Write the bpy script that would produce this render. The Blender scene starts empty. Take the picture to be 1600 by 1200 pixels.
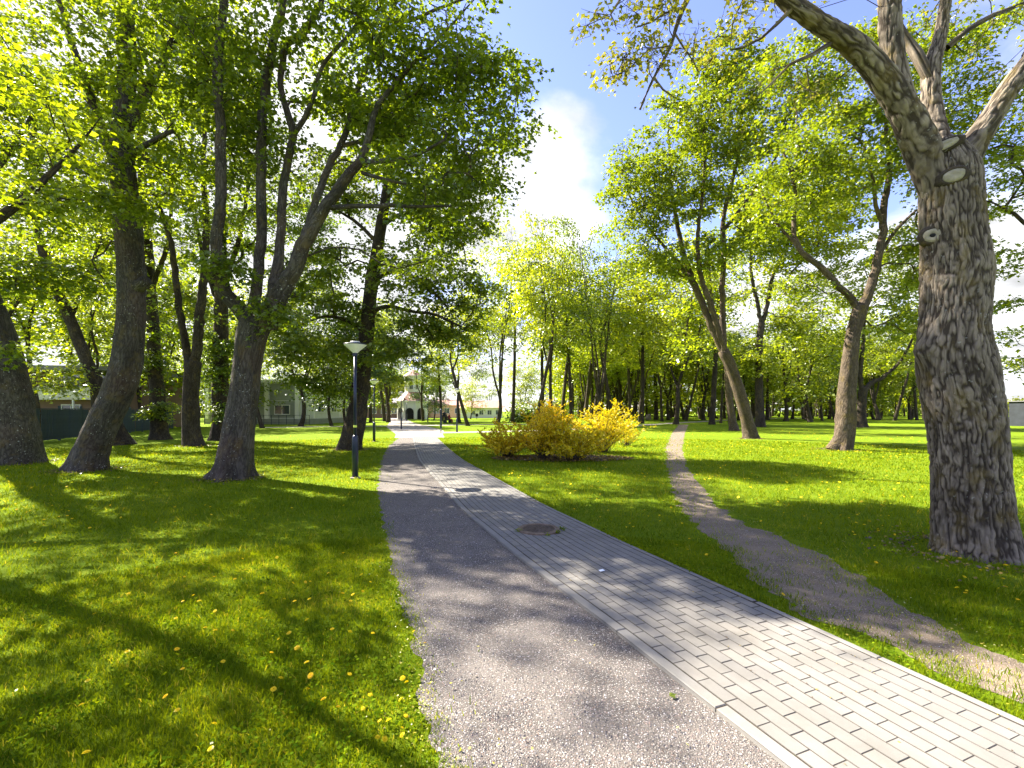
import bpy, math, random
import numpy as np
from mathutils import Vector, Matrix
random.seed(7)
R0 = np.random.default_rng(7)
sc = bpy.context.scene

# ------------------------------------------------------------------ camera, sky, sun, exposure
F = 711.1; EYE = 1.75; HY = 642.0
cam = bpy.data.objects.new('camera', bpy.data.cameras.new('camera'))
sc.collection.objects.link(cam); sc.camera = cam
cam.location = (0, 0, EYE); cam.rotation_euler = (math.radians(90), 0, 0)
cam.data.sensor_width = 36; cam.data.lens = 16.0; cam.data.shift_y = 42/1600
cam.data.clip_start = .05; cam.data.clip_end = 3000

SUN_AZ = -58.0; SUN_EL = 43.0     # azimuth from +Y towards +X
az, el = math.radians(SUN_AZ), math.radians(SUN_EL)
SUN = Vector((math.sin(az)*math.cos(el), math.cos(az)*math.cos(el), math.sin(el)))
sun = bpy.data.objects.new('sun', bpy.data.lights.new('sun', 'SUN'))
sc.collection.objects.link(sun)
sun.data.energy = 3.1; sun.data.angle = math.radians(.53); sun.data.color = (1, .92, .78)
sun.rotation_euler = SUN.to_track_quat('Z', 'Y').to_euler()
sc.view_settings.view_transform = 'Standard'; sc.view_settings.look = 'None'
sc.view_settings.gamma = 1; sc.view_settings.use_curve_mapping = False
sc.view_settings.exposure = 3.12
SKY_STRENGTH = .12

world = bpy.data.worlds.new('World'); sc.world = world; world.use_nodes = True
def build_world():
    nt = world.node_tree; nt.nodes.clear(); N = nt.nodes.new; L = nt.links.new
    out = N('ShaderNodeOutputWorld'); bg = N('ShaderNodeBackground'); bg.inputs[1].default_value = SKY_STRENGTH
    sky = N('ShaderNodeTexSky'); sky.sky_type = 'NISHITA'; sky.sun_disc = False
    sky.sun_elevation = el; sky.sun_rotation = az % (2*math.pi)
    sky.air_density = 1.0; sky.dust_density = .35; sky.ozone_density = 2.0
    tc = N('ShaderNodeTexCoord'); sep = N('ShaderNodeSeparateXYZ'); L(tc.outputs['Generated'], sep.inputs[0])
    def m(op, a, b=None, clamp=False):
        n = N('ShaderNodeMath'); n.operation = op; n.use_clamp = clamp
        for i, v in enumerate((a, b)):
            if v is None: continue
            if isinstance(v, (int, float)): n.inputs[i].default_value = v
            else: L(v, n.inputs[i])
        return n.outputs[0]
    zz = m('ADD', m('MAXIMUM', sep.outputs[2], 0.0), .22)
    comb = N('ShaderNodeCombineXYZ'); L(m('DIVIDE', sep.outputs[0], zz), comb.inputs[0]); L(m('DIVIDE', sep.outputs[1], zz), comb.inputs[1])
    n1 = N('ShaderNodeTexNoise'); n1.inputs['Scale'].default_value = 1.15; n1.inputs['Detail'].default_value = 9; n1.inputs['Roughness'].default_value = .56
    n1.inputs['Distortion'].default_value = .25
    L(comb.outputs[0], n1.inputs[0])
    def blob(px, py, tight):
        v = Vector((px-800, F, HY-py)).normalized()
        d = N('ShaderNodeVectorMath'); d.operation = 'DOT_PRODUCT'; L(tc.outputs['Generated'], d.inputs[0]); d.inputs[1].default_value = v
        mr = N('ShaderNodeMapRange'); mr.interpolation_type = 'SMOOTHSTEP'; L(d.outputs['Value'], mr.inputs[0])
        mr.inputs[1].default_value = math.cos(tight); mr.inputs[2].default_value = 1.0
        return mr.outputs[0]
    low = N('ShaderNodeMapRange'); L(sep.outputs[2], low.inputs[0]); low.inputs[1].default_value = .42; low.inputs[2].default_value = .05
    nz = m('ADD', m('MULTIPLY', m('SUBTRACT', n1.outputs[0], .5), 1.5), .5)
    cov = m('ADD', nz, m('MULTIPLY', low.outputs[0], .10))
    for px, py, t, a in CLOUDS:
        cov = m('ADD', cov, m('MULTIPLY', blob(px, py, t), a))
    mr = N('ShaderNodeMapRange'); mr.interpolation_type = 'SMOOTHSTEP'; L(cov, mr.inputs[0])
    mr.inputs[1].default_value = .46; mr.inputs[2].default_value = .68  # cover raised all round, unseen sky too, to give neutral fill light
    n2 = N('ShaderNodeTexNoise'); n2.inputs['Scale'].default_value = 3.5; n2.inputs['Detail'].default_value = 6; L(comb.outputs[0], n2.inputs[0])
    shade = N('ShaderNodeMapRange'); L(n2.outputs[0], shade.inputs[0]); shade.inputs[1].default_value = .3; shade.inputs[2].default_value = .7
    shade.inputs[3].default_value = .78; shade.inputs[4].default_value = 1.8
    ccol = N('ShaderNodeVectorMath'); ccol.operation = 'SCALE'; ccol.inputs[0].default_value = (.97, .98, 1.0); L(shade.outputs[0], ccol.inputs['Scale'])
    tint = N('ShaderNodeMix'); tint.data_type = 'RGBA'; tint.blend_type = 'MULTIPLY'; tint.inputs[0].default_value = 1.0
    L(sky.outputs[0], tint.inputs[6]); tint.inputs[7].default_value = (.36, .31, .4, 1)
    mix = N('ShaderNodeMix'); mix.data_type = 'RGBA'; L(mr.outputs[0], mix.inputs[0]); L(tint.outputs[2], mix.inputs[6]); L(ccol.outputs[0], mix.inputs[7])
    L(mix.outputs[2], bg.inputs[0]); L(bg.outputs[0], out.inputs[0])
CLOUDS = [(830, 300, .24, .2), (930, 200, .2, .2), (890, 390, .14, .1), (790, 60, .42, -.2), (1010, 20, .45, -.24), (1250, 300, .3, .06), (200, 150, .75, .32), (1600, 450, .4, .1)]  # broad left blob strengthened to whiten the sky where it blows out
build_world()

sc.cycles.use_denoising = True
try:
    sc.cycles.denoiser = 'OPENIMAGEDENOISE'; sc.cycles.denoising_input_passes = 'RGB_ALBEDO_NORMAL'; sc.cycles.denoising_prefilter = 'ACCURATE'
except Exception: pass
sc.cycles.max_bounces = 7; sc.cycles.diffuse_bounces = 4; sc.cycles.transmission_bounces = 6; sc.cycles.glossy_bounces = 2
sc.cycles.use_adaptive_sampling = True; sc.cycles.adaptive_threshold = .015

# ------------------------------------------------------------------ helpers
def P(px, py, d): return np.array([(px-800)/F*d, d, EYE+(HY-py)/F*d])
def G(px, py):
    d = F*EYE/(py-HY); return np.array([(px-800)/F*d, d, 0.0])

def link(o): sc.collection.objects.link(o); return o
def props(o, label=None, cat=None, group=None, kind=None):
    if label: o['label'] = label
    if cat: o['category'] = cat
    if group: o['group'] = group
    if kind: o['kind'] = kind
    return o
def empty(name, loc, rz=0, **k):
    o = link(bpy.data.objects.new(name, None)); o.location = loc; o.rotation_euler = (0, 0, rz); o.empty_display_size = .2
    return props(o, **k)

def mesh_np(name, V, polys, mat, smooth=False, attrs=None):
    """polys: list of (M,k) int arrays"""
    me = bpy.data.meshes.new(name); V = np.asarray(V, dtype=np.float32)
    me.vertices.add(len(V)); me.vertices.foreach_set('co', V.ravel())
    polys = [np.asarray(p, dtype=np.int32) for p in polys if len(p)]
    nl = sum(p.size for p in polys); nf = sum(len(p) for p in polys)
    me.loops.add(nl); me.polygons.add(nf)
    me.loops.foreach_set('vertex_index', np.concatenate([p.ravel() for p in polys]))
    tot = np.concatenate([np.full(len(p), p.shape[1], dtype=np.int32) for p in polys])
    st = np.concatenate([[0], np.cumsum(tot)[:-1]]).astype(np.int32)
    me.polygons.foreach_set('loop_start', st)
    try: me.polygons.foreach_set('loop_total', tot)
    except Exception: pass
    me.polygons.foreach_set('use_smooth', np.full(nf, smooth, dtype=bool))
    for k, a in (attrs or {}).items():
        a = np.asarray(a, dtype=np.float32)
        at = me.attributes.new(k, 'FLOAT' if a.ndim == 1 else 'FLOAT_VECTOR', 'POINT')
        at.data.foreach_set('value' if a.ndim == 1 else 'vector', a.ravel())
    me.update(calc_edges=True)
    if mat: me.materials.append(mat)
    return me
def obj(name, me, parent=None, loc=None, **k):
    o = link(bpy.data.objects.new(name, me))
    if parent: o.parent = parent
    if loc is not None: o.location = loc
    return props(o, **k)

class MB:
    """collects simple solids"""
    def __init__(s): s.v = []; s.f = []
    def add(s, v, f):
        n = len(s.v); s.v += [tuple(x) for x in v]; s.f += [tuple(i+n for i in q) for q in f]; return s
    def box(s, c, size, rz=0, taper=1.0):
        hx, hy, hz = (a/2 for a in size); ca, sa = math.cos(rz), math.sin(rz); v = []
        for z, t in ((-hz, 1), (hz, taper)):
            for x, y in ((-hx, -hy), (hx, -hy), (hx, hy), (-hx, hy)):
                x *= t; y *= t; v.append((c[0]+x*ca-y*sa, c[1]+x*sa+y*ca, c[2]+z))
        return s.add(v, [(0,3,2,1),(4,5,6,7),(0,1,5,4),(1,2,6,5),(2,3,7,6),(3,0,4,7)])
    def lathe(s, prof, n=24, c=(0,0,0), close=True):
        v = []; f = []
        for r, z in prof:
            for i in range(n):
                a = 2*math.pi*i/n; v.append((c[0]+r*math.cos(a), c[1]+r*math.sin(a), c[2]+z))
        for j in range(len(prof)-1):
            for i in range(n):
                k = (i+1) % n; f.append((j*n+i, j*n+k, (j+1)*n+k, (j+1)*n+i))
        if close: f.append(tuple(reversed(range(n)))); f.append(tuple(range((len(prof)-1)*n, len(prof)*n)))
        return s.add(v, f)
    def prism(s, pts, z0, z1):
        n = len(pts); v = [(x, y, z0) for x, y in pts]+[(x, y, z1) for x, y in pts]
        return s.add(v, [tuple(reversed(range(n))), tuple(range(n, 2*n))]+[(i, (i+1) % n, n+(i+1) % n, n+i) for i in range(n)])
    def mesh(s, name, mat, bevel=0, smooth=False):
        me = bpy.data.meshes.new(name); me.from_pydata(s.v, [], s.f); me.update()
        if smooth: me.polygons.foreach_set('use_smooth', [True]*len(me.polygons))
        if mat: me.materials.append(mat)
        return me
    def build(s, name, mat, parent=None, loc=None, bevel=0, smooth=False, **k):
        o = obj(name, s.mesh(name, mat, smooth=smooth), parent, loc, **k)
        if bevel:
            b = o.modifiers.new('bevel', 'BEVEL'); b.width = bevel; b.segments = 2; b.limit_method = 'ANGLE'
        return o

def h3(i, j, k):
    n = (i*374761393 + j*668265263 + k*1274126177) & 0xffffffff
    n = ((n ^ (n >> 13))*1103515245) & 0xffffffff
    return ((n ^ (n >> 16)) & 0xffff)/65535.0
def vnoise(p):
    p = np.asarray(p, dtype=np.float64); f = np.floor(p); t = p-f; t = t*t*(3-2*t); f = f.astype(np.int64)+5000
    i, j, k = f[:, 0], f[:, 1], f[:, 2]; x, y, z = t[:, 0], t[:, 1], t[:, 2]
    a = h3(i, j, k)*(1-x)+h3(i+1, j, k)*x; b = h3(i, j+1, k)*(1-x)+h3(i+1, j+1, k)*x
    c = h3(i, j, k+1)*(1-x)+h3(i+1, j, k+1)*x; d = h3(i, j+1, k+1)*(1-x)+h3(i+1, j+1, k+1)*x
    return (a*(1-y)+b*y)*(1-z)+(c*(1-y)+d*y)*z

# ------------------------------------------------------------------ materials
class NT:
    def __init__(s, name):
        s.m = bpy.data.materials.new(name); s.m.use_nodes = True; s.t = s.m.node_tree; s.t.nodes.clear()
        s.out = s.N('ShaderNodeOutputMaterial')
    def N(s, t): return s.t.nodes.new(t)
    def L(s, a, b): s.t.links.new(a, b)
    def put(s, sock, v):
        if hasattr(v, 'is_linked') or isinstance(v, bpy.types.NodeSocket): s.L(v, sock)
        else: sock.default_value = v
    def attr(s, n, fac=True):
        a = s.N('ShaderNodeAttribute'); a.attribute_name = n; return a.outputs['Fac'] if fac else a.outputs['Vector']
    def pos(s): return s.N('ShaderNodeNewGeometry').outputs['Position']
    def objc(s): return s.N('ShaderNodeTexCoord').outputs['Object']
    def noise(s, vec, scale, detail=4, rough=.55, out=0, dist=0):
        n = s.N('ShaderNodeTexNoise'); s.L(vec, n.inputs['Vector']); n.inputs['Scale'].default_value = scale
        n.inputs['Detail'].default_value = detail; n.inputs['Roughness'].default_value = rough; n.inputs['Distortion'].default_value = dist; return n.outputs[out]
    def vor(s, vec, scale, feature='F1', out='Distance', rnd=1):
        n = s.N('ShaderNodeTexVoronoi'); n.feature = feature; s.L(vec, n.inputs['Vector']); n.inputs['Scale'].default_value = scale
        n.inputs['Randomness'].default_value = rnd; return n.outputs[out]
    def scale(s, vec, x, y, z):
        n = s.N('ShaderNodeVectorMath'); n.operation = 'MULTIPLY'; s.L(vec, n.inputs[0]); n.inputs[1].default_value = (x, y, z); return n.outputs[0]
    def ramp(s, fac, stops, interp='LINEAR'):
        n = s.N('ShaderNodeValToRGB'); s.L(fac, n.inputs[0]); cr = n.color_ramp; cr.interpolation = interp
        while len(cr.elements) < len(stops): cr.elements.new(.5)
        for e, (p, c) in zip(cr.elements, stops):
            e.position = p; e.color = (c, c, c, 1) if isinstance(c, (int, float)) else (*c, 1)
        return n.outputs[0]
    def mix(s, fac, a, b, mode='MIX'):
        n = s.N('ShaderNodeMix'); n.data_type = 'RGBA'; n.blend_type = mode; s.put(n.inputs[0], fac)
        for i, v in ((6, a), (7, b)): s.put(n.inputs[i], (*v, 1) if isinstance(v, tuple) else v)
        return n.outputs[2]
    def math(s, op, a, b=0.0, clamp=False):
        n = s.N('ShaderNodeMath'); n.operation = op; n.use_clamp = clamp; s.put(n.inputs[0], a); s.put(n.inputs[1], b); return n.outputs[0]
    def bump(s, h, dist, strength=1.0, normal=None):
        n = s.N('ShaderNodeBump'); s.L(h, n.inputs['Height']); n.inputs['Distance'].default_value = dist; n.inputs['Strength'].default_value = strength
        if normal: s.L(normal, n.inputs['Normal'])
        return n.outputs[0]
    def bsdf(s, col, rough=.8, normal=None, metal=0, spec=.3, coat=0):
        b = s.N('ShaderNodeBsdfPrincipled'); s.put(b.inputs['Base Color'], (*col, 1) if isinstance(col, tuple) else col)
        s.put(b.inputs['Roughness'], rough); b.inputs['Metallic'].default_value = metal; b.inputs['Specular IOR Level'].default_value = spec
        if normal: s.L(normal, b.inputs['Normal'])
        s.L(b.outputs[0], s.out.inputs[0]); return b

def leaf_mat(name, stops, trans=.5, tcol=(1.25, 1.15, .35), gloss=.06, spread=.25):
    m = NT(name); v = m.attr('v'); col = m.ramp(v, stops)
    oi = m.N('ShaderNodeObjectInfo')
    hue = m.N('ShaderNodeHueSaturation'); hue.inputs['Saturation'].default_value = 1.0
    mr = m.N('ShaderNodeMapRange'); m.L(oi.outputs['Random'], mr.inputs[0]); mr.inputs[3].default_value = 1-spread; mr.inputs[4].default_value = 1+spread
    m.L(mr.outputs[0], hue.inputs['Value'])
    mh = m.N('ShaderNodeMapRange'); m.L(oi.outputs['Random'], mh.inputs[0]); mh.inputs[3].default_value = .508; mh.inputs[4].default_value = .488
    m.L(mh.outputs[0], hue.inputs['Hue']); m.L(col, hue.inputs['Color']); col = hue.outputs[0]
    d = m.N('ShaderNodeBsdfDiffuse'); m.L(col, d.inputs[0])
    t = m.N('ShaderNodeBsdfTranslucent'); m.L(m.mix(1.0, col, tcol, 'MULTIPLY'), t.inputs[0])
    x = m.N('ShaderNodeMixShader'); x.inputs[0].default_value = trans; m.L(d.outputs[0], x.inputs[1]); m.L(t.outputs[0], x.inputs[2])
    g = m.N('ShaderNodeBsdfGlossy'); g.inputs['Roughness'].default_value = .35; g.inputs[0].default_value = (.8, .85, .9, 1)
    y = m.N('ShaderNodeMixShader'); y.inputs[0].default_value = gloss; m.L(x.outputs[0], y.inputs[1]); m.L(g.outputs[0], y.inputs[2])
    m.L(y.outputs[0], m.out.inputs[0]); return m.m

M = {}
M['leaf'] = leaf_mat('maple_leaf', [(0, (.055, .095, .006)), (.45, (.15, .205, .01)), (.8, (.26, .31, .018)), (1, (.38, .38, .05))], .6, (1.55, 1.52, .42))
M['leaf_light'] = leaf_mat('light_leaf', [(0, (.08, .12, .007)), (.45, (.19, .25, .012)), (.8, (.3, .345, .022)), (1, (.4, .39, .06))], .55, (1.45, 1.38, .4))
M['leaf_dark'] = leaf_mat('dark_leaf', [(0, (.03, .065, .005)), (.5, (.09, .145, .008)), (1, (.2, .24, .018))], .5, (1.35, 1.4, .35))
M['leaf_mid'] = leaf_mat('mid_green_leaf', [(0, (.04, .08, .006)), (.5, (.125, .185, .009)), (1, (.26, .3, .02))], .5, (1.6, 1.5, .4))  # green between the maple and dark leaf colours
M['leaf_young'] = leaf_mat('young_leaf', [(0, (.1, .12, .015)), (.6, (.2, .22, .03)), (1, (.32, .3, .06))], .5, (1.3, 1.2, .5))
M['forsythia'] = leaf_mat('forsythia_flower', [(0, (.42, .33, .006)), (.5, (.66, .53, .01)), (1, (.8, .7, .03))], .4, (1.1, 1.0, .4), gloss=.03, spread=.08)
M['dandelion'] = leaf_mat('dandelion_petal', [(0, (.75, .5, .005)), (1, (.85, .65, .015))], .25, (1, 1, 1), gloss=.02, spread=.05)
M['grass'] = leaf_mat('grass_blade', [(0, (.05, .1, .005)), (.4, (.125, .205, .008)), (.8, (.22, .3, .012)), (1, (.36, .36, .06))], .5, (1.6, 1.3, .35), gloss=.0, spread=0)
M['blossom'] = leaf_mat('fallen_blossom', [(0, (.25, .2, .02)), (.5, (.42, .4, .04)), (1, (.5, .5, .2))], .3, (1, 1, 1), spread=0)
M['litter'] = leaf_mat('dry_litter', [(0, (.06, .035, .02)), (.6, (.16, .1, .05)), (1, (.4, .28, .04))], .2, (1, 1, 1), spread=0)

def bark_mat(name, dark, light, lichen=.3, moss=.3, depth=.025, red=0.0, freq=1.0, geo=0):
    m = NT(name); bk = m.attr('bk', False)
    sv = m.scale(bk, 22*freq, 22*freq, 5*freq)
    wob = m.noise(m.scale(bk, 5, 5, 3), 1.0, 3, out=1)
    add = m.N('ShaderNodeVectorMath'); add.operation = 'ADD'; m.L(sv, add.inputs[0]); m.L(wob, add.inputs[1])
    n1 = m.math('ABSOLUTE', m.math('SUBTRACT', m.noise(add.outputs[0], .85, 3, .5), .5))
    n2 = m.noise(m.scale(bk, 60, 60, 18), 1.0, 5, .65)
    n3 = m.noise(m.scale(bk, 3, 3, 1.2), 1.0, 4)
    ridge = m.ramp(n1, [(0, .25), (.06, .7), (.18, 1)])
    h = m.math('ADD', m.math('MULTIPLY', ridge, .75), m.math('MULTIPLY', n2, .45))
    if geo:
        h = m.math('ADD', m.math('MULTIPLY', n2, .7), m.math('MULTIPLY', m.noise(m.scale(bk, 150, 150, 50), 1.0, 3, .6), .35))
        rh = m.attr('rh'); hc = m.math('ADD', m.math('MULTIPLY', m.ramp(rh, [(.3, 0), (.95, 1)]), .7), m.math('MULTIPLY', h, .35))
    else: hc = h
    c = m.mix(m.ramp(hc, [(.2, 0), (1, 1)]), dark, light)
    c = m.mix(m.ramp(n3, [(.35, 0), (.7, .6)]), c, tuple(x*.55 for x in dark))
    if moss: 
        mm = m.noise(m.scale(bk, 4, 4, 2.5), 1.0, 6, .7)
        c = m.mix(m.math('MULTIPLY', m.ramp(mm, [(.52, 0), (.66, 1)]), moss), c, (.15, .11, .03))
    if red:
        mm = m.noise(m.scale(bk, 1.3, 1.3, .8), 1.0, 3)
        c = m.mix(m.math('MULTIPLY', m.ramp(mm, [(.5, 0), (.7, 1)]), red), c, (.12, .05, .04))
    if lichen:
        l = m.noise(m.scale(bk, 34, 34, 22), 1.0, 2, .5); g = m.noise(m.scale(bk, 2.2, 2.2, 1.5), 1.0, 3)
        lm = m.math('MULTIPLY', m.ramp(l, [(.66, 0), (.7, 1)]), m.ramp(g, [(.42, 0), (.58, 1)]))
        c = m.mix(m.math('MULTIPLY', lm, lichen), c, (.5, .52, .48))
    m.bsdf(c, .92, m.bump(h, depth, 1.0), spec=.15); return m.m
M['bark_q'] = bark_mat('ridged_bark', (.055, .043, .033), (.33, .275, .215), .3, .6, .012, freq=1.25, geo=1)
M['bark_grey'] = bark_mat('grey_bark', (.022, .019, .016), (.115, .102, .088), .55, .4, .03, .2)
M['bark'] = bark_mat('brown_bark', (.016, .012, .009), (.08, .066, .05), .2, .5, .03)
M['bark_light'] = bark_mat('light_brown_bark', (.032, .024, .017), (.16, .122, .088), .2, .5, .03)
M['bark_far'] = bark_mat('distant_bark', (.02, .016, .012), (.085, .07, .054), 0, .3, .02)

def simple(name, col, rough=.7, metal=0, spec=.4, ns=6, var=.25, bump=.0, bscale=60):
    m = NT(name); n = m.noise(m.objc(), ns, 5, .6)
    c = m.mix(m.ramp(n, [(.3, 0), (.7, 1)]), tuple(x*(1-var) for x in col), tuple(min(1, x*(1+var)) for x in col))
    m.bsdf(c, rough, m.bump(m.noise(m.objc(), bscale, 4), bump) if bump else None, metal, spec); return m.m
M['lamp_blue'] = simple('navy_paint', (.012, .02, .05), .35, .2, .5, var=.2)
M['lamp_glass'] = simple('frosted_bowl', (.75, .76, .74), .3, 0, .5, var=.08)
M['iron'] = simple('cast_iron', (.16, .115, .085), .65, .35, .4, 14, .5, .002, 120)
M['iron_dark'] = simple('cast_iron_dark', (.11, .085, .065), .8, .3, .3, 20, .4, .002, 150)
M['fence'] = simple('dark_teal_boards', (.018, .035, .042), .6, var=.3)
M['white_wall'] = simple('white_render', (.72, .72, .69), .85, ns=.6, var=.08)
M['grey_panel'] = simple('grey_green_panel', (.25, .27, .235), .8, ns=.8, var=.12)
M['pale_panel'] = simple('pale_panel', (.55, .57, .54), .8, ns=.8, var=.1)
M['brown_wall'] = simple('brown_cladding', (.17, .11, .08), .8, ns=1, var=.2)
M['ochre'] = simple('ochre_render', (.62, .42, .26), .85, ns=.7, var=.1)
M['copper'] = simple('reddish_roof', (.3, .15, .12), .6, ns=2, var=.2)
M['tile_roof'] = simple('tile_roof', (.38, .22, .17), .8, ns=2, var=.25)
M['dark_roof'] = simple('grey_roof', (.16, .16, .155), .8, ns=1, var=.2)
M['cream'] = simple('cream_band', (.66, .64, .52), .7, ns=1, var=.06)
M['glass'] = simple('window_glass', (.05, .07, .08), .08, 0, .8, var=.2)
M['black_and_shade'] = simple('bin_black_and_shade', (.012, .012, .013), .9)  # near-black for the bin and for shade painted into openings
M['kiosk'] = simple('pale_green_paint', (.52, .62, .36), .6, ns=1, var=.08)
M['stone'] = simple('boulder_stone', (.24, .2, .17), .9, ns=4, var=.35, bump=.03, bscale=10)
M['wood'] = simple('bench_wood', (.08, .05, .035), .7, ns=8, var=.3)
M['shed'] = simple('navy_shed', (.02, .025, .035), .6, ns=2, var=.3)
M['scar'] = simple('cut_wood', (.3, .265, .2), .85, ns=12, var=.22, bump=.006, bscale=25)
M['paper'] = simple('white_paper', (.75, .8, .88), .6, var=.05)
M['sticker'] = simple('yellow_green_sticker', (.6, .7, .1), .5, var=.1)
M['skin'] = simple('skin', (.5, .32, .24), .6, var=.05)
for k, c in dict(dark=(.03, .03, .035), red=(.3, .04, .05), white=(.7, .7, .7), denim=(.06, .09, .17), hair=(.04, .025, .02)).items():
    M['cloth_'+k] = simple(k+'_cloth', c, .85, var=.15)

def mat_ground():
    m = NT('lawn_soil'); p = m.pos()
    a = m.noise(p, 38, 6, .7); b = m.noise(p, 1.7, 5, .6); c = m.noise(p, 8, 5, .65)
    col = m.mix(m.ramp(a, [(.3, 0), (.72, 1)]), (.07, .13, .005), (.2, .28, .012))
    col = m.mix(m.ramp(c, [(.4, 0), (.75, .7)]), col, (.26, .3, .02))
    col = m.mix(m.ramp(b, [(.35, 0), (.75, .55)]), col, (.08, .17, .008))
    sp = m.vor(p, 5.5); g2 = m.noise(p, .35, 3)
    col = m.mix(m.math('MULTIPLY', m.ramp(sp, [(.05, 1), (.1, 0)]), m.ramp(g2, [(.45, 0), (.6, .9)])), col, (.7, .6, .03))
    h = m.math('ADD', a, m.math('MULTIPLY', m.noise(p, 11, 4, .6), 1.2))
    m.bsdf(col, .95, m.bump(h, .07, .9), spec=.05); return m.m
M['ground'] = mat_ground()
def mat_gravel(name, soil, base, lite, dark, amt=1.0):
    m = NT(name); p = m.pos()
    cells = m.vor(p, 105, out='Color'); ed = m.vor(p, 105)
    sepc = m.N('ShaderNodeSeparateColor'); m.L(cells, sepc.inputs[0])
    stone = m.ramp(sepc.outputs[0], [(0, dark), (.3, base), (.62, tuple(x*1.25 for x in base)), (.9, lite)])
    stone = m.mix(m.ramp(sepc.outputs[1], [(.75, 0), (.95, .6)]), stone, (.3, .17, .12))
    c = m.mix(m.ramp(ed, [(.25, 0), (.55, 1)]), stone, tuple(x*.5 for x in soil))
    big = m.noise(p, 2.2, 5, .65); c = m.mix(m.ramp(big, [(.4, 0), (.72, 1-amt*.35)]), c, soil)
    fine = m.noise(p, 300, 3, .7); c = m.mix(.35, c, m.ramp(fine, [(.2, .35), (.8, 1.0)]), 'MULTIPLY')
    h = m.math('ADD', m.ramp(ed, [(0, 1), (.6, 0)]), m.math('MULTIPLY', fine, .4))
    m.bsdf(c, .9, m.bump(h, .006, .9), spec=.2); return m.m
M['gravel'] = mat_gravel('gravel_surface', (.2, .178, .162), (.185, .172, .166), (.58, .55, .51), (.04, .037, .036))
M['trail'] = mat_gravel('trail_surface', (.27, .21, .15), (.23, .19, .15), (.54, .48, .41), (.08, .066, .053), .3)
M['asphalt'] = mat_gravel('pale_path_surface', (.42, .38, .35), (.4, .37, .35), (.6, .57, .54), (.22, .2, .2), .3)
def mat_paver(name='concrete_paver', k=1.0, var=1.0):
    m = NT(name); p = m.pos(); oi = m.N('ShaderNodeObjectInfo')
    v = m.math('MULTIPLY', m.math('FRACT', m.math('ADD', m.attr('v'), oi.outputs['Random'])), var)
    c = m.ramp(v, [(0, (.188*k, .181*k, .17*k)), (.35, (.202*k, .193*k, .18*k)), (.7, (.214*k, .203*k, .188*k)), (1, (.228*k, .214*k, .195*k))])
    n = m.noise(p, 3, 5, .7); c = m.mix(m.ramp(n, [(.38, 0), (.75, .5)]), c, (.14*k, .132*k, .117*k))
    f = m.noise(p, 160, 4, .7); c = m.mix(.5, c, m.ramp(f, [(.25, .62), (.75, 1.0)]), 'MULTIPLY')
    st = m.noise(p, .9, 6, .7); c = m.mix(m.ramp(st, [(.5, 0), (.68, .45)]), c, (.11*k, .1*k, .085*k))
    s = m.vor(p, 60); c = m.mix(m.ramp(s, [(.04, .5), (.09, 0)]), c, (.07, .06, .05))
    m.bsdf(c, .85, m.bump(f, .0025, .8), spec=.25); return m.m
M['paver'] = mat_paver(); M['paver_edge'] = mat_paver('paver_dirty_edge', .6); M['kerb'] = mat_paver('kerb_concrete', 1.15, .35)
m_ = NT('joint_sand'); M['joint'] = m_.m
m_.bsdf(m_.ramp(m_.noise(m_.pos(), 25, 5, .7), [(.3, (.018, .015, .012)), (.6, (.045, .036, .028)), (.78, (.035, .05, .012))]), .95)

# ------------------------------------------------------------------ ground plan (functions of distance Y)
GL = np.array([(2.23,-.345),(2.72,-.535),(3.47,-.73),(4.82,-1.25),(7.87,-2.27),(10.5,-3.1),(15.9,-4.55),(21.4,-5.87),(25.9,-6.74),(32.7,-7.8)])
KL = np.array([(-2.0,3.0),(.5,2.02),(2.23,1.33),(3.47,.855),(5.34,.09),(7.8,-.82),(10.5,-1.63),(12.7,-2.3),(15.9,-3.25),(21.4,-4.58),(25.9,-5.6),(30.3,-6.6)])
TL = np.array([(-2,3.9),(1.5,3.3),(2.68,3.02),(3.23,2.84),(3.6,2.72),(3.89,2.51),(4.73,2.53),(5.79,2.66),(6.76,2.78),(8.4,3.08),(10.8,3.79),(14.1,4.8),(21.4,7.2),(36.6,12.9),(56.5,20.7)])
TR = np.array([(-2,4.3),(1.5,3.8),(2.68,3.6),(3.16,3.55),(3.5,3.5),(3.95,3.47),(5.16,3.75),(6.0,3.76),(6.9,3.6),(8.4,3.78),(10.8,4.47),(14.1,5.4),(21.4,8.0),(36.6,13.9),(56.5,21.9)])
f_gl = lambda y: np.where(y < 2.23, -.345+(2.23-y)*.32, np.interp(y, GL[:, 0], GL[:, 1]))
f_tl = lambda y: np.interp(y, TL[:, 0], TL[:, 1]); f_tr = lambda y: np.interp(y, TR[:, 0], TR[:, 1])
# kerb line as a smooth arc-length curve
def smooth_curve(yx, step=.05):
    pts = np.array([(x, y) for y, x in yx]); t = np.concatenate([[0], np.cumsum(np.linalg.norm(np.diff(pts, axis=0), axis=1))])
    tt = np.arange(0, t[-1], step); X = np.interp(tt, t, pts[:, 0]); Y = np.interp(tt, t, pts[:, 1])
    k = int(2.4/step)|1; w = np.hanning(k+2)[1:-1]; w /= w.sum(); h = k//2
    def sm(a):
        e = np.concatenate([2*a[0]-a[1:h+1][::-1], a, 2*a[-1]-a[-h-1:-1][::-1]]); return np.convolve(e, w, 'valid')
    return np.stack([sm(X), sm(Y)], 1)
KC = smooth_curve(KL); _t = np.gradient(KC, axis=0); _t /= np.linalg.norm(_t, axis=1)[:, None]
KS = np.concatenate([[0], np.cumsum(np.linalg.norm(np.diff(KC, axis=0), axis=1))]); KN = np.stack([_t[:, 1], -_t[:, 0]], 1)
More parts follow.
